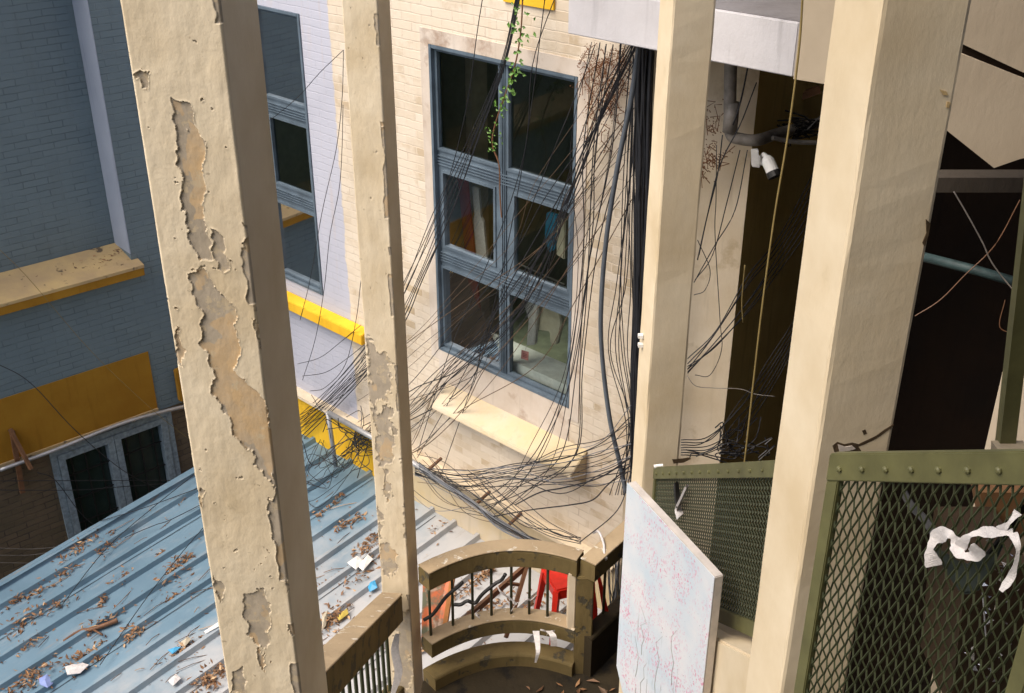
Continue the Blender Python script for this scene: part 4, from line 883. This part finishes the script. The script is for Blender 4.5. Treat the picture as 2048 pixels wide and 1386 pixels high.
for i in range(40):
    x = random.uniform(1540, 1640); p0 = FP.P(x, 262 - (x - 1540) * .12 + random.gauss(0, 7), -.5); tc_.tube(spline([p0, p0 + Vector((random.uniform(-.1, .1), random.uniform(-.1, .1), random.uniform(-.08, .08))), p0 + Vector((random.uniform(-.2, .25), 0, random.uniform(-.1, .1)))], 4), .006, 4)
tag(tc_.build('cable_tangle', M['black']), 'dusty black cable tangle in the recess above the security camera', 'cables', kind='stuff')

# upper stair flight at top right
uf = thing('upper_stair_flight', 'tan upper stair flight in the top right corner, split by a dark groove', 'staircase', (2, 4.6, -2))
YP = 4.6
MB().prism([at_y(x, y, YP) for x, y in ((1920, -60), (2160, -60), (2160, 190), (2040, 142), (1925, 88))], (0, .25, 0)).build('upper_beam', M['tan'], uf)
MB().prism([at_y(x, y, YP + .02) for x, y in ((1920, 74), (2060, 134), (2060, 166), (1920, 118))], (0, .2, 0)).build('groove', M['dark'], uf)
MB().prism([at_y(x, y, YP - .01) for x, y in ((1880, 90), (2040, 154), (2160, 200), (2160, 290), (2040, 318), (1988, 336), (1895, 262), (1870, 240))], (0, .28, 0)).build('lower_beam', M['tan'], uf)
mb = MB().beam(at_y(1860, 362, 5.2), at_y(2200, 362, 5.2), .12, .075); tag(mb.build('dark_beam', plaster('dusty_dark_beam', (.075, .062, .05), (.05, .04, .03), None)), 'dark dusty horizontal beam under the upper stair flight', 'beam')
mb = MB().tube([at_y(1840, 512, 5.6), at_y(1950, 540, 5.4), at_y(2120, 590, 5.2)], .026, 8); tag(mb.build('teal_pipe', M['teal'], smooth=True), 'dull teal pipe sloping through the dark right of the nearest right pillar', 'pipe')
mb = MB().beam(at_y(2095, 150, 3.6), at_y(1992, 1050, 3.6), .045, .06); tag(mb.build('steel_post', M['green']), 'olive steel post leaning in the dark at the right edge', 'post')
mb = MB().box(2.20, 2.6, 3.9, 4.4, GZ + 5.5, -1.95); tag(mb.build('inner_pier', M['tan']), 'pale pier just showing behind the olive post at the right edge', 'pier')
for pp, lab, mt, r_ in ((((1908, 384), (1935, 430), (1965, 485), (1990, 535), (2060, 620)), 'pale cord slanting down right across the dark opening', 'pvc', .003), (((1830, 632), (1880, 600), (1930, 550), (1990, 490), (2040, 400)), 'brown cord slanting up right across the dark opening', 'wood', .0022),
                ((((2035, 560)), (2020, 640), (2040, 665), (2000, 655), (2010, 600)), 'looped brown cord at the right edge of the dark opening', 'wood', .002)):
    mb = MB().tube(spline([at_y(x, y, 4.4) for x, y in pp]), r_, 5); tag(mb.build('cord', M[mt]), lab, 'cord')

# things on and behind the near mesh
def yp(px, py, off=.03):     # on the plane of the near panel
    d_ = Vector((Yb.x - Ya.x, Yb.y - Ya.y, 0)).normalized(); nn = Vector((d_.y, -d_.x, 0)); nn = nn if nn.dot(-Ya) > 0 else -nn
    r = ray(px, py); t = (Ya + nn * off).dot(nn) / r.dot(nn); return r * t
def rag(name, pts, wd, label, off=.035, mat='cloth'):
    p = spline([yp(x, y, off + .005 * ((i % 2) * 2 - 1)) for i, (x, y) in enumerate(pts)], 8); n = len(p); sides = []
    for i in range(n):
        t = (p[min(i + 1, n - 1)] - p[max(i - 1, 0)]).normalized(); v_ = Vector(p[i]).normalized(); s1 = t.cross(v_).normalized(); an = .3 * math.sin(i * .21); sides.append((s1 * math.cos(an) + v_ * math.sin(an)).normalized())
    mb = MB().ribbon(p, sides, [wd * (.72 + .3 * math.sin(i * .37 + 1) + .06 * math.sin(i * 1.3)) for i in range(n)], .0009)
    return tag(mb.build(name, M[mat]), label, 'rag')
rag('white_rag', [(1868, 1132), (1860, 1100), (1874, 1074), (1898, 1068), (1914, 1086), (1922, 1108), (1944, 1112), (1960, 1096)], .038, 'white rag curled in a hook shape tied on the near mesh panel')
rag('white_rag', [(1920, 1094), (1938, 1072), (1968, 1064), (2000, 1066), (2026, 1066)], .026, 'grey white rag running right along the near mesh panel to its edge')
rag('white_rag', [(1998, 1062), (2016, 1048), (2036, 1024)], .02, 'short white rag end pointing up right on the near mesh panel')
rag('white_rag', [(2026, 1066), (2036, 1100), (2024, 1150), (2002, 1182)], .018, 'limp grey rag hanging down at the right edge of the near mesh panel')
mb = MB().prism([yp(x, y, -.03) for x, y in ((1862, 1092), (1890, 1104), (1930, 1130), (1965, 1112), (2000, 1075), (2010, 1086), (1985, 1140), (1955, 1186), (1925, 1190), (1895, 1150))], yp(1900, 1100, -.06) - yp(1900, 1100, -.03))
bg = thing('cloth_bag', 'dark green cloth bag hung by its strap behind the near mesh panel', 'bag', yp(1925, 1190, -.05)); mb.build('body', plain('dark_green_cloth', (.022, .03, .024), .9), bg, bevel=.006)
MB().ribbon(spline([yp(1808, 985, -.03), yp(1822, 1010, -.03), yp(1850, 1040, -.03), yp(1880, 1085, -.03)]), Vector((.6, 0, .8)), .02, .003).build('strap', M['black'], bg)
mb = MB().ribbon(spline([yp(1985, 1100, -.03), yp(2015, 1060, -.03), yp(2050, 1010, -.03)]), Vector((.7, 0, .7)), .03, .003); mb.build('strap', M['black'], bg)
def fx(px, py, off=.03):
    d_ = Vector((Xb.x - Xa.x, Xb.y - Xa.y, 0)).normalized(); nn = Vector((d_.y, -d_.x, 0)); nn = nn if nn.dot(-Xa) > 0 else -nn
    r = ray(px, py); t = (Xa + nn * off).dot(nn) / r.dot(nn); return r * t
sc_ = thing('knotted_scarf', 'black and white knotted scarf tied at the top of the far mesh panel', 'scarf', fx(1360, 1035))
MB().ribbon(spline([fx(1352, 965), fx(1354, 990), fx(1358, 1012)]), Vector((.7, .7, 0)), [.03 + .001 * i for i in range(17)], .006).build('dark_end', M['black'], sc_)
MB().ribbon(spline([fx(1374, 972), fx(1364, 995), fx(1356, 1015), fx(1360, 1033)]), Vector((.6, .8, 0)), [.025 + .0015 * i for i in range(25)], .006).build('white_end', M['cloth'], sc_)
# clutter seen dimly through the near mesh

gx = thing('junk_crate', 'cluttered brown crate with foil wrappers behind the near mesh at lower right', 'crate', (1.35, 2.35, -2.7))
MB().prism([at_y(x, y, 2.7) for x, y in ((1935, 1130), (2060, 1130), (2060, 1420), (1900, 1420))], (0, .3, 0)).build('box', plaster('brown_card', (.035, .02, .01), (.022, .014, .008), None), gx)
mb = MB()
for i in range(60):
    c = at_y(random.uniform(1935, 2030), random.gauss(1250, 90), 2.66); s_ = random.uniform(.006, .02)
    mb.add([c + Vector((random.uniform(-s_, s_), random.uniform(-.01, .01), random.uniform(-s_, s_))) for _ in range(3)], [(0, 1, 2)])
tag(mb.build('foil_scraps', plain('foil', (.6, .6, .65), .2, .8), gx), kind='stuff')
mb = MB().tube(spline([yp(1965, 1180, -.02), yp(1970, 1250, -.02), yp(1972, 1300, -.02), yp(1952, 1326, -.02)]), .002, 5); tag(mb.build('wire_hook', M['pipe']), 'thin bright wire hook dangling behind the near mesh panel', 'wire')
mb = MB().prism([at_y(x, y, 3.4) for x, y in ((2024, 940), (2090, 940), (2090, 1420), (2000, 1420))], (0, .2, 0)); tag(mb.build('pale_board', plaster('dusty_board', (.30, .25, .17), (.24, .19, .13), None)), 'pale board standing upright behind the near mesh at the right edge', 'board')
mb = MB(); mb.prism([at_y(x, y, 3.0) for x, y in ((1960, 985), (2060, 985), (2060, 1075), (1975, 1060))], (0, .1, 0)); tag(mb.build('orange_sack', plain('orange_sack', (.13, .06, .02), .8)), 'orange brown sack behind the near mesh above the white rags', 'sack')

# ------------------------------------------------------------------ our own unseen gallery: floor, plus ceiling and rear wall yellow for warm bounce
gal = thing('stair_gallery', 'unseen yellow gallery ceiling and rear wall around the viewpoint', 'building', (0, -1, GZ))
MB().box(-1.6, 4.5, -3.2, 1.0, 2.41, 2.6).build('ceiling', M['gallery'], gal)
MB().box(-1.6, 4.5, -3.4, -3.2, GZ, 2.6).build('rear_wall', M['gallery'], gal)
MB().box(-1.2, 1.3, -3.0, .4, -1.75, -1.6).build('floor', M['stair'], gal)

# ------------------------------------------------------------------ cables
def cable(pts, r=.006, label='', group=None, mat='cable', jit=0., name='cable', n=7):
    p = spline(pts, n)
    mb = MB().tube(p, r * (.72 if r < .012 else 1), 5); o = mb.build(name, M[mat], smooth=True); tag(o, label, 'cable', group); return o
def Bc(lst, o0=.1, o1=None):
    o1 = o0 if o1 is None else o1; n = len(lst); return [FB.P(x, y, o0 + (o1 - o0) * i / max(1, n - 1)) for i, (x, y) in enumerate(lst)]
J = lambda s: random.gauss(0, s)
# 1: bundle from the top centre across the window's left panes
for i in range(7):
    a = i / 6; cable(Bc([(1036 + 8 * a, -25), (1000 + 10 * a + J(1), 130), (932 + 22 * a + J(2), 290), (868 + 38 * a + J(3), 430), (815 + 30 * a + J(3), 560), (770 + 30 * a, 640 + 20 * a), (690 + 20 * a, 745 + 30 * a), (600, 830 + 55 * a)], .22, .10), random.choice((.005, .007)), 'black cable slanting from the top centre over the left panes to the yellow band', 'cables slanting over the left panes')
# 2: fan from the bundle top across the window
for i in range(11):
    a = i / 10; x3 = 815 + J(10); cable(Bc([(1285 - 30 * a + J(3), 90), (1215 - 25 * a + J(8), 210 + 25 * a + J(6)), (1110 + 50 * (1 - a) + J(16), 370 + 60 * a + J(12)), (985 + 90 * (1 - a) + J(22), 590 + 50 * a + J(14)), (880 + 60 * (1 - a) + J(24), 730 + 60 * a + J(12)), (x3, 800 + 60 * a + J(10)), (715 + J(8), 885 + J(10))], .18, .08), random.choice((.004, .005, .007)), 'thin black cable fanning from the top of the bundle down left across the window', 'cables fanning across the big window')
# 3: steeper cables right of the window
for i in range(8):
    a = i / 7; x0 = 1180 + 80 * a + J(6); cable(Bc([(x0, 85 + J(5)), (x0 - 40 + 20 * a + J(6), 300), (1165 + 30 * a + J(8), 520 + J(20)), (1130 + 30 * a + J(12), 740), (1070 + 60 * a + J(20), 900 + J(15)), (1000 + 60 * a + J(12), 985 + J(8)), (930 + 60 * a, 1000 + 38 * a)], .2, .25), random.choice((.004, .006)), 'black cable hanging steeply between the big window and the cable bundle', 'cables right of the big window')
# 4: nearly level cables between the junction at the middle pillar and the bundle
for i in range(16):
    a = i / 15; cable(Bc([(830, 925 + 26 * a), (920 + J(8), 945 + 22 * a + J(8)), (1020 + J(8), 940 + 40 * a * J(.8) + J(9)), (1120, 900 + 70 * a + J(10)), (1200, 880 + 80 * a + J(10)), (1262, 830 + 130 * a + J(10))], .18, .35), random.choice((.004, .005, .006)), 'black cable sagging almost level from the middle pillar to the cable bundle', 'cables sagging under the yellow ledge', 'cable_g' if i % 5 == 0 else 'cable')
# 5: vertical bundle at the corner
for i in range(26):
    a = i / 25; xo = 1272 + 36 * a; xb = 1262 + 16 * a; o = .12 + .2 * random.random()
    pts = []
    for j in range(9):
        t = j / 8; pts.append((xo + (xb - xo) * t + J(2.2 if j not in (0, 8) else .5), 85 + 905 * t))
    cable(Bc(pts, o, o), random.choice((.007, .010, .014)), 'black cable in the thick vertical bundle left of the smooth pillar', 'cables of the vertical bundle')
for i in range(7):
    pts = [(1268 + J(4), 110), (1255 + J(6), 330), (1245 + J(10), 560), (1240 + J(14), 700), (1262 + J(6), 850), (1245 + J(10), 990)]
    cable(Bc(pts, .2, .3), .005, 'loose black cable bowing left out of the vertical bundle', 'loose cables beside the bundle')
# 6: thick grey conduit
cable(Bc([(1278, 95), (1262, 200), (1236, 330), (1214, 470), (1203, 600), (1203, 700), (1218, 830), (1238, 920), (1252, 985)], .3, .3), .019, 'thick grey conduit curving down left of the vertical cable bundle', None, 'conduit', name='conduit', n=10)['category'] = 'conduit'
# 7: straight drops from the top
for (p, lab) in ((((968, -20), (955, 60), (932, 220), (890, 380), (830, 520), (740, 680), (615, 830)), 'thin cable dropping over the top left pane, leftmost one'), (((1092, -20), (1082, 60), (1062, 220), (1040, 360), (1000, 560), (950, 750), (880, 955)), 'thin cable dropping right of the green vine over the top right pane'), (((1115, -20), (1065, 130), (1050, 300), (990, 490), (900, 700), (835, 905)), 'thin cable crossing the vine to the centre mullion'), (((1190, 90), (1160, 170), (1060, 420), (990, 620), (905, 790), (835, 915)), 'long thin cable crossing both middle panes diagonally')):
    cable(Bc(p, .25, .15), .005, lab)
# 8: wires over the lilac wall
for (p, lab) in ((((687, 100), (640, 145), (600, 190), (560, 225), (520, 255)), 'thin wire slanting down left from the top of the lilac wall'), (((687, 100), (684, 200), (672, 300), (645, 420), (620, 560), (600, 640)), 'thin black wire curving down the lilac wall, left one'),
                 (((686, 210), (684, 300), (678, 380), (660, 470), (648, 580), (630, 680), (605, 760)), 'thin black wire curving down the lilac wall, right one'), (((722, 560), (712, 640), (690, 730), (650, 775), (620, 782)), 'thin wire curling under the lilac ledge toward the yellow band'),
                 (((722, 650), (680, 685), (640, 715), (595, 728)), 'pale brown wire sagging below the yellow lilac wall ledge'), (((728, 690), (690, 720), (650, 745), (605, 752)), 'second sagging wire below the lilac ledge, lower one')):
    cable(Bc(p, .12, .12), .0045, lab)
for i in range(7):
    a = i / 6; cable(Bc([(735, 700 + 40 * a + J(6)), (700 + J(5), 745 + 35 * a), (655 + J(5), 800 + 22 * a + J(5)), (600, 830 + 30 * a)], .14, .12), .0045, 'black cable crossing the lilac wall low down to the yellow band', 'cables low on the lilac wall')
# loose, finer wires spread over the whole wall
for i in range(16):
    x0 = random.choice((1262, 1240, 1200, 1275)) + J(8); y0 = random.uniform(95, 420); x1 = 820 + J(6); y1 = y0 + random.uniform(430, 700)
    y1 = min(y1, 905); mx_ = (x0 + x1) / 2; s_ = random.uniform(20, 90)
    cable(Bc([(x0, y0), (x0 * .7 + x1 * .3 + J(18), y0 * .7 + y1 * .3 + s_ * .7), (mx_ + J(25), (y0 + y1) / 2 + s_), (x0 * .25 + x1 * .75 + J(18), y0 * .25 + y1 * .75 + s_ * .6), (x1, y1), (x1 - 95 + J(8), min(y1 + 70, 900))], random.uniform(.1, .3)), random.choice((.003, .004, .005)), 'fine loose wire sagging across the cream wall to the middle pillar', 'fine wires across the cream wall', random.choice(('cable', 'cable', 'wire_brown')))
for i in range(14):
    x0 = 830 + J(20); y0 = 940 + J(25); x1 = x0 + random.uniform(90, 250); y1 = 940 + (x1 - 850) * .69
    cable(Bc([(x0, y0), (x0 * .6 + x1 * .4, y0 * .6 + y1 * .4 + random.uniform(-40, 50)), (x1, min(y1, 1085))], random.uniform(.27, .33)), .004, 'fine wire curling over the wall foot beside the galvanised pipe', 'fine wires at the wall foot', random.choice(('cable', 'wire_brown', 'cable_g')))
# 9: tangle at the pipe corner
tg = MB()
for i in range(34):
    c = FB.P(712 + J(12), 880 + J(16), .22 + J(.05)); q = c + Vector((J(.25), J(.18), J(.2))); m_ = c.lerp(q, .5) + Vector((J(.1), J(.1), J(.12)))
    tg.tube(spline([c, m_, q], 6), .0045, 4)
tag(tg.build('cable_tangle', M['cable']), 'tangled knot of thin black wires by the yellow band left of the middle pillar', 'cables', kind='stuff')
for i in range(12):
    a = i / 11; x0 = 715 + J(12); cable([FB.P(x0, 885 + J(14), .22), roof_px(690 + J(30), 930 + J(20), .15)[0], roof_px(640 + J(12), 960 + J(40), .08)[0], roof_px(590, 950 + 60 * a, .06)[0]], .0045, 'thin black wire lying from the tangle over the roof to the peeling pillar', 'wires over the roof by the tangle')
# 10: galvanised pipe on brackets along the band
pp = [FB.P(x, y, .28) for x, y in ((658, 826), (740, 872), (850, 940), (950, 1010), (1070, 1092))]
pt = thing('galvanised_pipe', 'grey galvanised pipe with short post running along the yellow band', 'pipe', pp[0]); MB().tube(pp, .028, 10).build('long_pipe', M['pipe'], pt, smooth=True)
MB().tube([pp[0] + FB.d * .02, roof_px(672, 935)[0] + up * .0], .024, 10).build('short_post', M['pipe'], pt, smooth=True)
for x, y in ((850, 940), (947, 1008), (1010, 1052)):
    a_ = FB.P(x, y, .28); MB().beam(a_ - FB.n * .22 + up * .03, a_ + FB.n * .0 + up * -.03, .022, .022).build('bracket', M['wood'], pt)
for i in range(10):
    o = .30 + random.random() * .08; cable(Bc([(838, 925 + i * 1.6), (880 + J(3), 965 + J(5)), (945 + J(2), 1005 + J(3)), (1000 + J(3), 1048 + J(4)), (1100 + J(12), 1100 + J(6))], o, o), .006, 'cable strapped along the galvanised pipe below the window', 'cables strapped to the pipe', random.choice(('cable_g', 'cable', 'cable_g')))
for i in range(7):
    cable(Bc([(950 + J(30), 960 + J(12)), (1040 + J(12), 1030 + J(10)), (1110 + J(12), 1065 + J(8)), (1162, 1082 + J(3))], .25, .5), .0045, 'thin cable drooping from the sagging cables to the balustrade corner', 'cables drooping to the balustrade corner')
cable([FB.P(1262, 945, .4), FB.P(1235, 1020, .6), at_z(1160, 1084, HZ + .02)], .006, 'straight black cable from the bundle foot to the balustrade corner')
cable(Bc([(1030, 1010), (1080, 985), (1130, 975), (1200, 955), (1262, 915)], .3, .35), .009, 'thicker black cable curving from the pipe right to the bundle')
cable(Bc([(975, 1035), (1060, 1020), (1140, 1010), (1185, 1000), (1215, 970), (1262, 930)], .3, .35), .008, 'thicker wavy cable below the ledge, lowest one reaching the bundle')
# 11: behind the short balustrade
for i in range(16):
    x = 1215 + 35 * random.random(); cable([FB.P(x, 1085 + J(8), .12), FB.P(x + J(12), 1160 + J(10), .16), FB.P(x + J(14), 1250, .12)], .006, 'black cable hanging behind the short handrail right of the corner post', 'cables behind the short handrail', random.choice(('cable', 'cable_g')))
# 12: level wires past the barred window
for (p, lab) in ((((-30, 962), (200, 961), (400, 961), (480, 966)), 'black wire stretched level across the barred window, upper one'), (((-30, 980), (150, 980), (250, 973), (400, 962)), 'black wire stretched level across the barred window, lower one'), (((-10, 725), (60, 765), (150, 860), (245, 940), (330, 985)), 'black wire sagging down from the ochre band across the barred window'),
                 (((75, 945), (110, 960), (160, 1025), (200, 1060)), 'short curved wire before the left casement'), (((-20, 1095), (60, 1098), (125, 1093)), 'pale wire at the left edge under the barred window, highest one'), (((-20, 1110), (60, 1110), (120, 1100)), 'pale wire at the left edge under the barred window, middle one'), (((-20, 1125), (50, 1126), (80, 1126)), 'pale wire at the left edge under the barred window, lowest one')):
    cable([FA.P(x, y, .5) for x, y in p], .006 if 'pale' not in lab else .004, lab, None, 'cable' if 'pale' not in lab else 'pvc')
cable([FA.P(x, y, 1.0) for x, y in ((-10, 490), (60, 560), (180, 700), (300, 815), (380, 880))], .0035, 'pale thin string slanting across the shaded blue wall', None, 'brass')
for (p, lab) in ((((200, 1042), (290, 1015), (400, 975)), 'black wire lying over the upper ribs of the roof to the peeling pillar'), (((120, 1215), (210, 1100), (300, 1020), (400, 940)), 'black wire trailing diagonally up the roof, left one'), (((200, 1330), (290, 1200), (360, 1110), (420, 1040)), 'black wire trailing diagonally up the roof, right one'), (((250, 1075), (310, 1050), (340, 1040), (410, 1005)), 'thin brown twig like wire across the upper roof')):
    cable([roof_px(x, y, .07)[0] for x, y in p], .0055, lab)
# 13: right hand wires in front of the cream wall corner
for (p, lab, r_) in ((((1518, -20), (1508, 50), (1498, 120), (1482, 200), (1466, 250)), 'black cable hanging in front of the white slab right of the smooth pillar', .008), (((1513, 165), (1480, 250), (1440, 330), (1415, 430), (1395, 520)), 'black cable slanting down from the slab past the drain elbow', .006),
                     (((1445, 270), (1435, 350), (1415, 430), (1398, 510)), 'black cable looping from the elbow to the smooth pillar', .006), (((1433, 290), (1432, 400), (1430, 470), (1440, 640), (1443, 700), (1420, 750), (1390, 750)), 'thin brown cable making a long loop on the cream wall', .004),
                     (((1480, 300), (1455, 400), (1425, 510), (1390, 560)), 'black cable slanting left below the camera, upper one', .005), (((1495, 300), (1470, 420), (1430, 490), (1388, 565)), 'black cable slanting left below the camera, lower one', .005), (((1395, 480), (1420, 540), (1410, 580), (1388, 590)), 'short curled cable beside the smooth pillar', .004)):
    cable([FP.P(x, y, .35) for x, y in p], r_, lab)
for i in range(7):
    a = i / 6; cable([FP.P(1375, 735 + J(6), .4), FP.P(1430 + J(4), 700 - 40 * a, .3), FP.P(1500 + J(5), 620 - 60 * a + J(8), .0), FP.P(1560, 540 - 70 * a, -.4), FP.P(1640, 430 - 110 * a, -.6)], .0055, 'black cable sweeping from the smooth pillar up into the shaded recess', 'cables sweeping into the recess')
for i in range(7):
    a = i / 6; cable([FP.P(1362, 880 + 30 * a, .4), FP.P(1420 + J(4), 872 + 35 * a, .3), FP.P(1480 + J(5), 800 + 60 * a + J(8), .0), FP.P(1530, 730 + 70 * a, -.3), FP.P(1600, 620 + 60 * a, -.5), FP.P(1650, 500 + 130 * a, -.6)], .0055, 'black cable rising from the far mesh rail into the shaded recess', 'cables rising behind the far mesh')
cable([at_y(x, y, 5.2) for x, y in ((1606, -20), (1598, 100), (1576, 270), (1548, 440), (1520, 650), (1492, 900), (1487, 935))], .0075, 'long yellow rope hanging from the top right of the white slab to the far mesh', None, 'brass', name='rope')['category'] = 'rope'
cable([at_y(x, y, 6.2) for x, y in ((1490, 530), (1484, 600), (1486, 645))], .006, 'short yellow cord end dangling in the shaded recess', None, 'brass', name='cord')['category'] = 'cord'
cable([FP.P(x, y, .2) for x, y in ((1374, 752), (1392, 772), (1430, 776), (1480, 778), (1510, 788), (1550, 793))], .004, 'thin pale wire crossing from the smooth pillar into the recess', None, 'pvc')
mb = MB()
for i in range(26):
    c = FP.P(1475 + J(22), 905 + J(9), .1); q = c + Vector((J(.18), J(.1), abs(J(.12)))); mb.tube(spline([c, c.lerp(q, .5) + Vector((J(.06), 0, J(.08))), q], 5), .005, 4)
tag(mb.build('cable_tangle', M['cable']), 'small black cable tangle just above the far mesh top rail', 'cables', kind='stuff')
# clip on the smooth pillar
mb = MB()
for y in (672, 690): mb.beam(at_y(1276, y, 5.75), at_y(1286, y, 5.75), .03, .02)
tag(mb.build('cable_clip', M['white']), 'small white cable clip on the left side of the smooth pillar', 'clip')
mb = MB().beam(at_y(1308, 933, 5.5), at_y(1326, 931, 5.5), .02, .012); tag(mb.build('metal_clip', M['white']), 'small white clip on the corner of the far mesh rail', 'clip')

# ------------------------------------------------------------------ vine and dry creeper
vpts = Bc([(1046, -25), (1042, 60), (1030, 130), (1010, 190), (990, 250), (985, 290), (998, 330), (1000, 390), (1003, 435)], .26, .2)
vt = thing('climbing_vine', 'green leafy vine trailing down over the centre of the big window', 'vine', vpts[-1])
MB().tube(spline(vpts), .006, 5).build('stem', plain('vine_stem', (.16, .07, .03), .7), vt)
mb = MB(); sp = spline(vpts, 10)
for i in range(130):
    j = int(random.random() ** 1.1 * 52); p = Vector(sp[min(j, len(sp) - 1)]) + Vector((J(.03), J(.03), J(.03))); sz = random.uniform(.02, .045) * (1 if j < 35 else .6)
    a = random.uniform(0, 6.28); u = (FB.d * math.cos(a) + Vector((0, 0, 1)) * (math.sin(a) * .7 - .5)).normalized(); v = u.cross(FB.n).normalized(); nf = FB.n
    mb.add([p, p + u * sz * .5 - v * sz * .38 + nf * .006, p + u * sz * 1.2, p + u * sz * .5 + v * sz * .38 + nf * .006, p + u * sz * .5 - nf * .004], [(0, 1, 4), (1, 2, 4), (2, 3, 4), (3, 0, 4)])
mb.build('leaves', M['leaf'], vt)
mb = MB(); 
for i in range(70):
    c = FB.P(1165 + 90 * random.random() ** .7, 95 + abs(J(70)), .03); pts = [c]
    for k_ in range(4): pts.append(pts[-1] + FB.d * J(.035) + up * (J(.03) - .03))
    mb.tube(pts, .003, 4)
    for q in pts:
        for _ in range(3): d_ = q + FB.d * J(.02) + up * J(.02) + FB.n * .01; s_ = random.uniform(.006, .013); mb.add([d_, d_ + FB.d * s_, d_ + up * s_], [(0, 1, 2)])
for i in range(40):
    c = FP.P(1420 + J(12), random.choice((230, 250, 300, 320, 335)) + J(12), .02); mb.tube([c, c + Vector((J(.03), 0, J(.03))), c + Vector((J(.05), 0, J(.05)))], .003, 4)
    for _ in range(3): d_ = c + Vector((J(.02), -.01, J(.02))); mb.add([d_, d_ + Vector((.012, 0, 0)), d_ + Vector((0, 0, .012))], [(0, 1, 2)])
tag(mb.build('dry_creeper', plain('dry_creeper', (.16, .065, .025), .9)), 'dead brown creeper rootlets clinging under the white slab', 'creeper', kind='stuff')
# debris on the blue wall ledge and roof leaves
mb2 = mb; mb = MB()
for i in range(70):
    p = FA.P(random.uniform(180, 262), 0, 0) if False else FA.W(lf[0] + abs(J(.35)), LT + .0, -.25 + random.random() * .3); add_leaf(p + up * .015 - up * 0.12 * max(0, (p - FA.W((p - FA.O).dot(FA.d), p.z, -.39)).dot(FA.n)) * 2, random.uniform(.012, .03))
tag(mb.build('ledge_leaves', M['litter']), 'dry leaves gathered on the end of the ledge of the shaded blue wall', 'leaves', kind='stuff')
mb = MB()
for i in range(160):
    add_leaf(Vector((random.uniform(.1, .85), random.uniform(4.4, 6.4), LZ + .02)), random.uniform(.02, .05))
tag(mb.build('landing_leaves', M['litter']), 'dead leaves and rubbish strewn on the dark stair landing', 'leaves', kind='stuff')
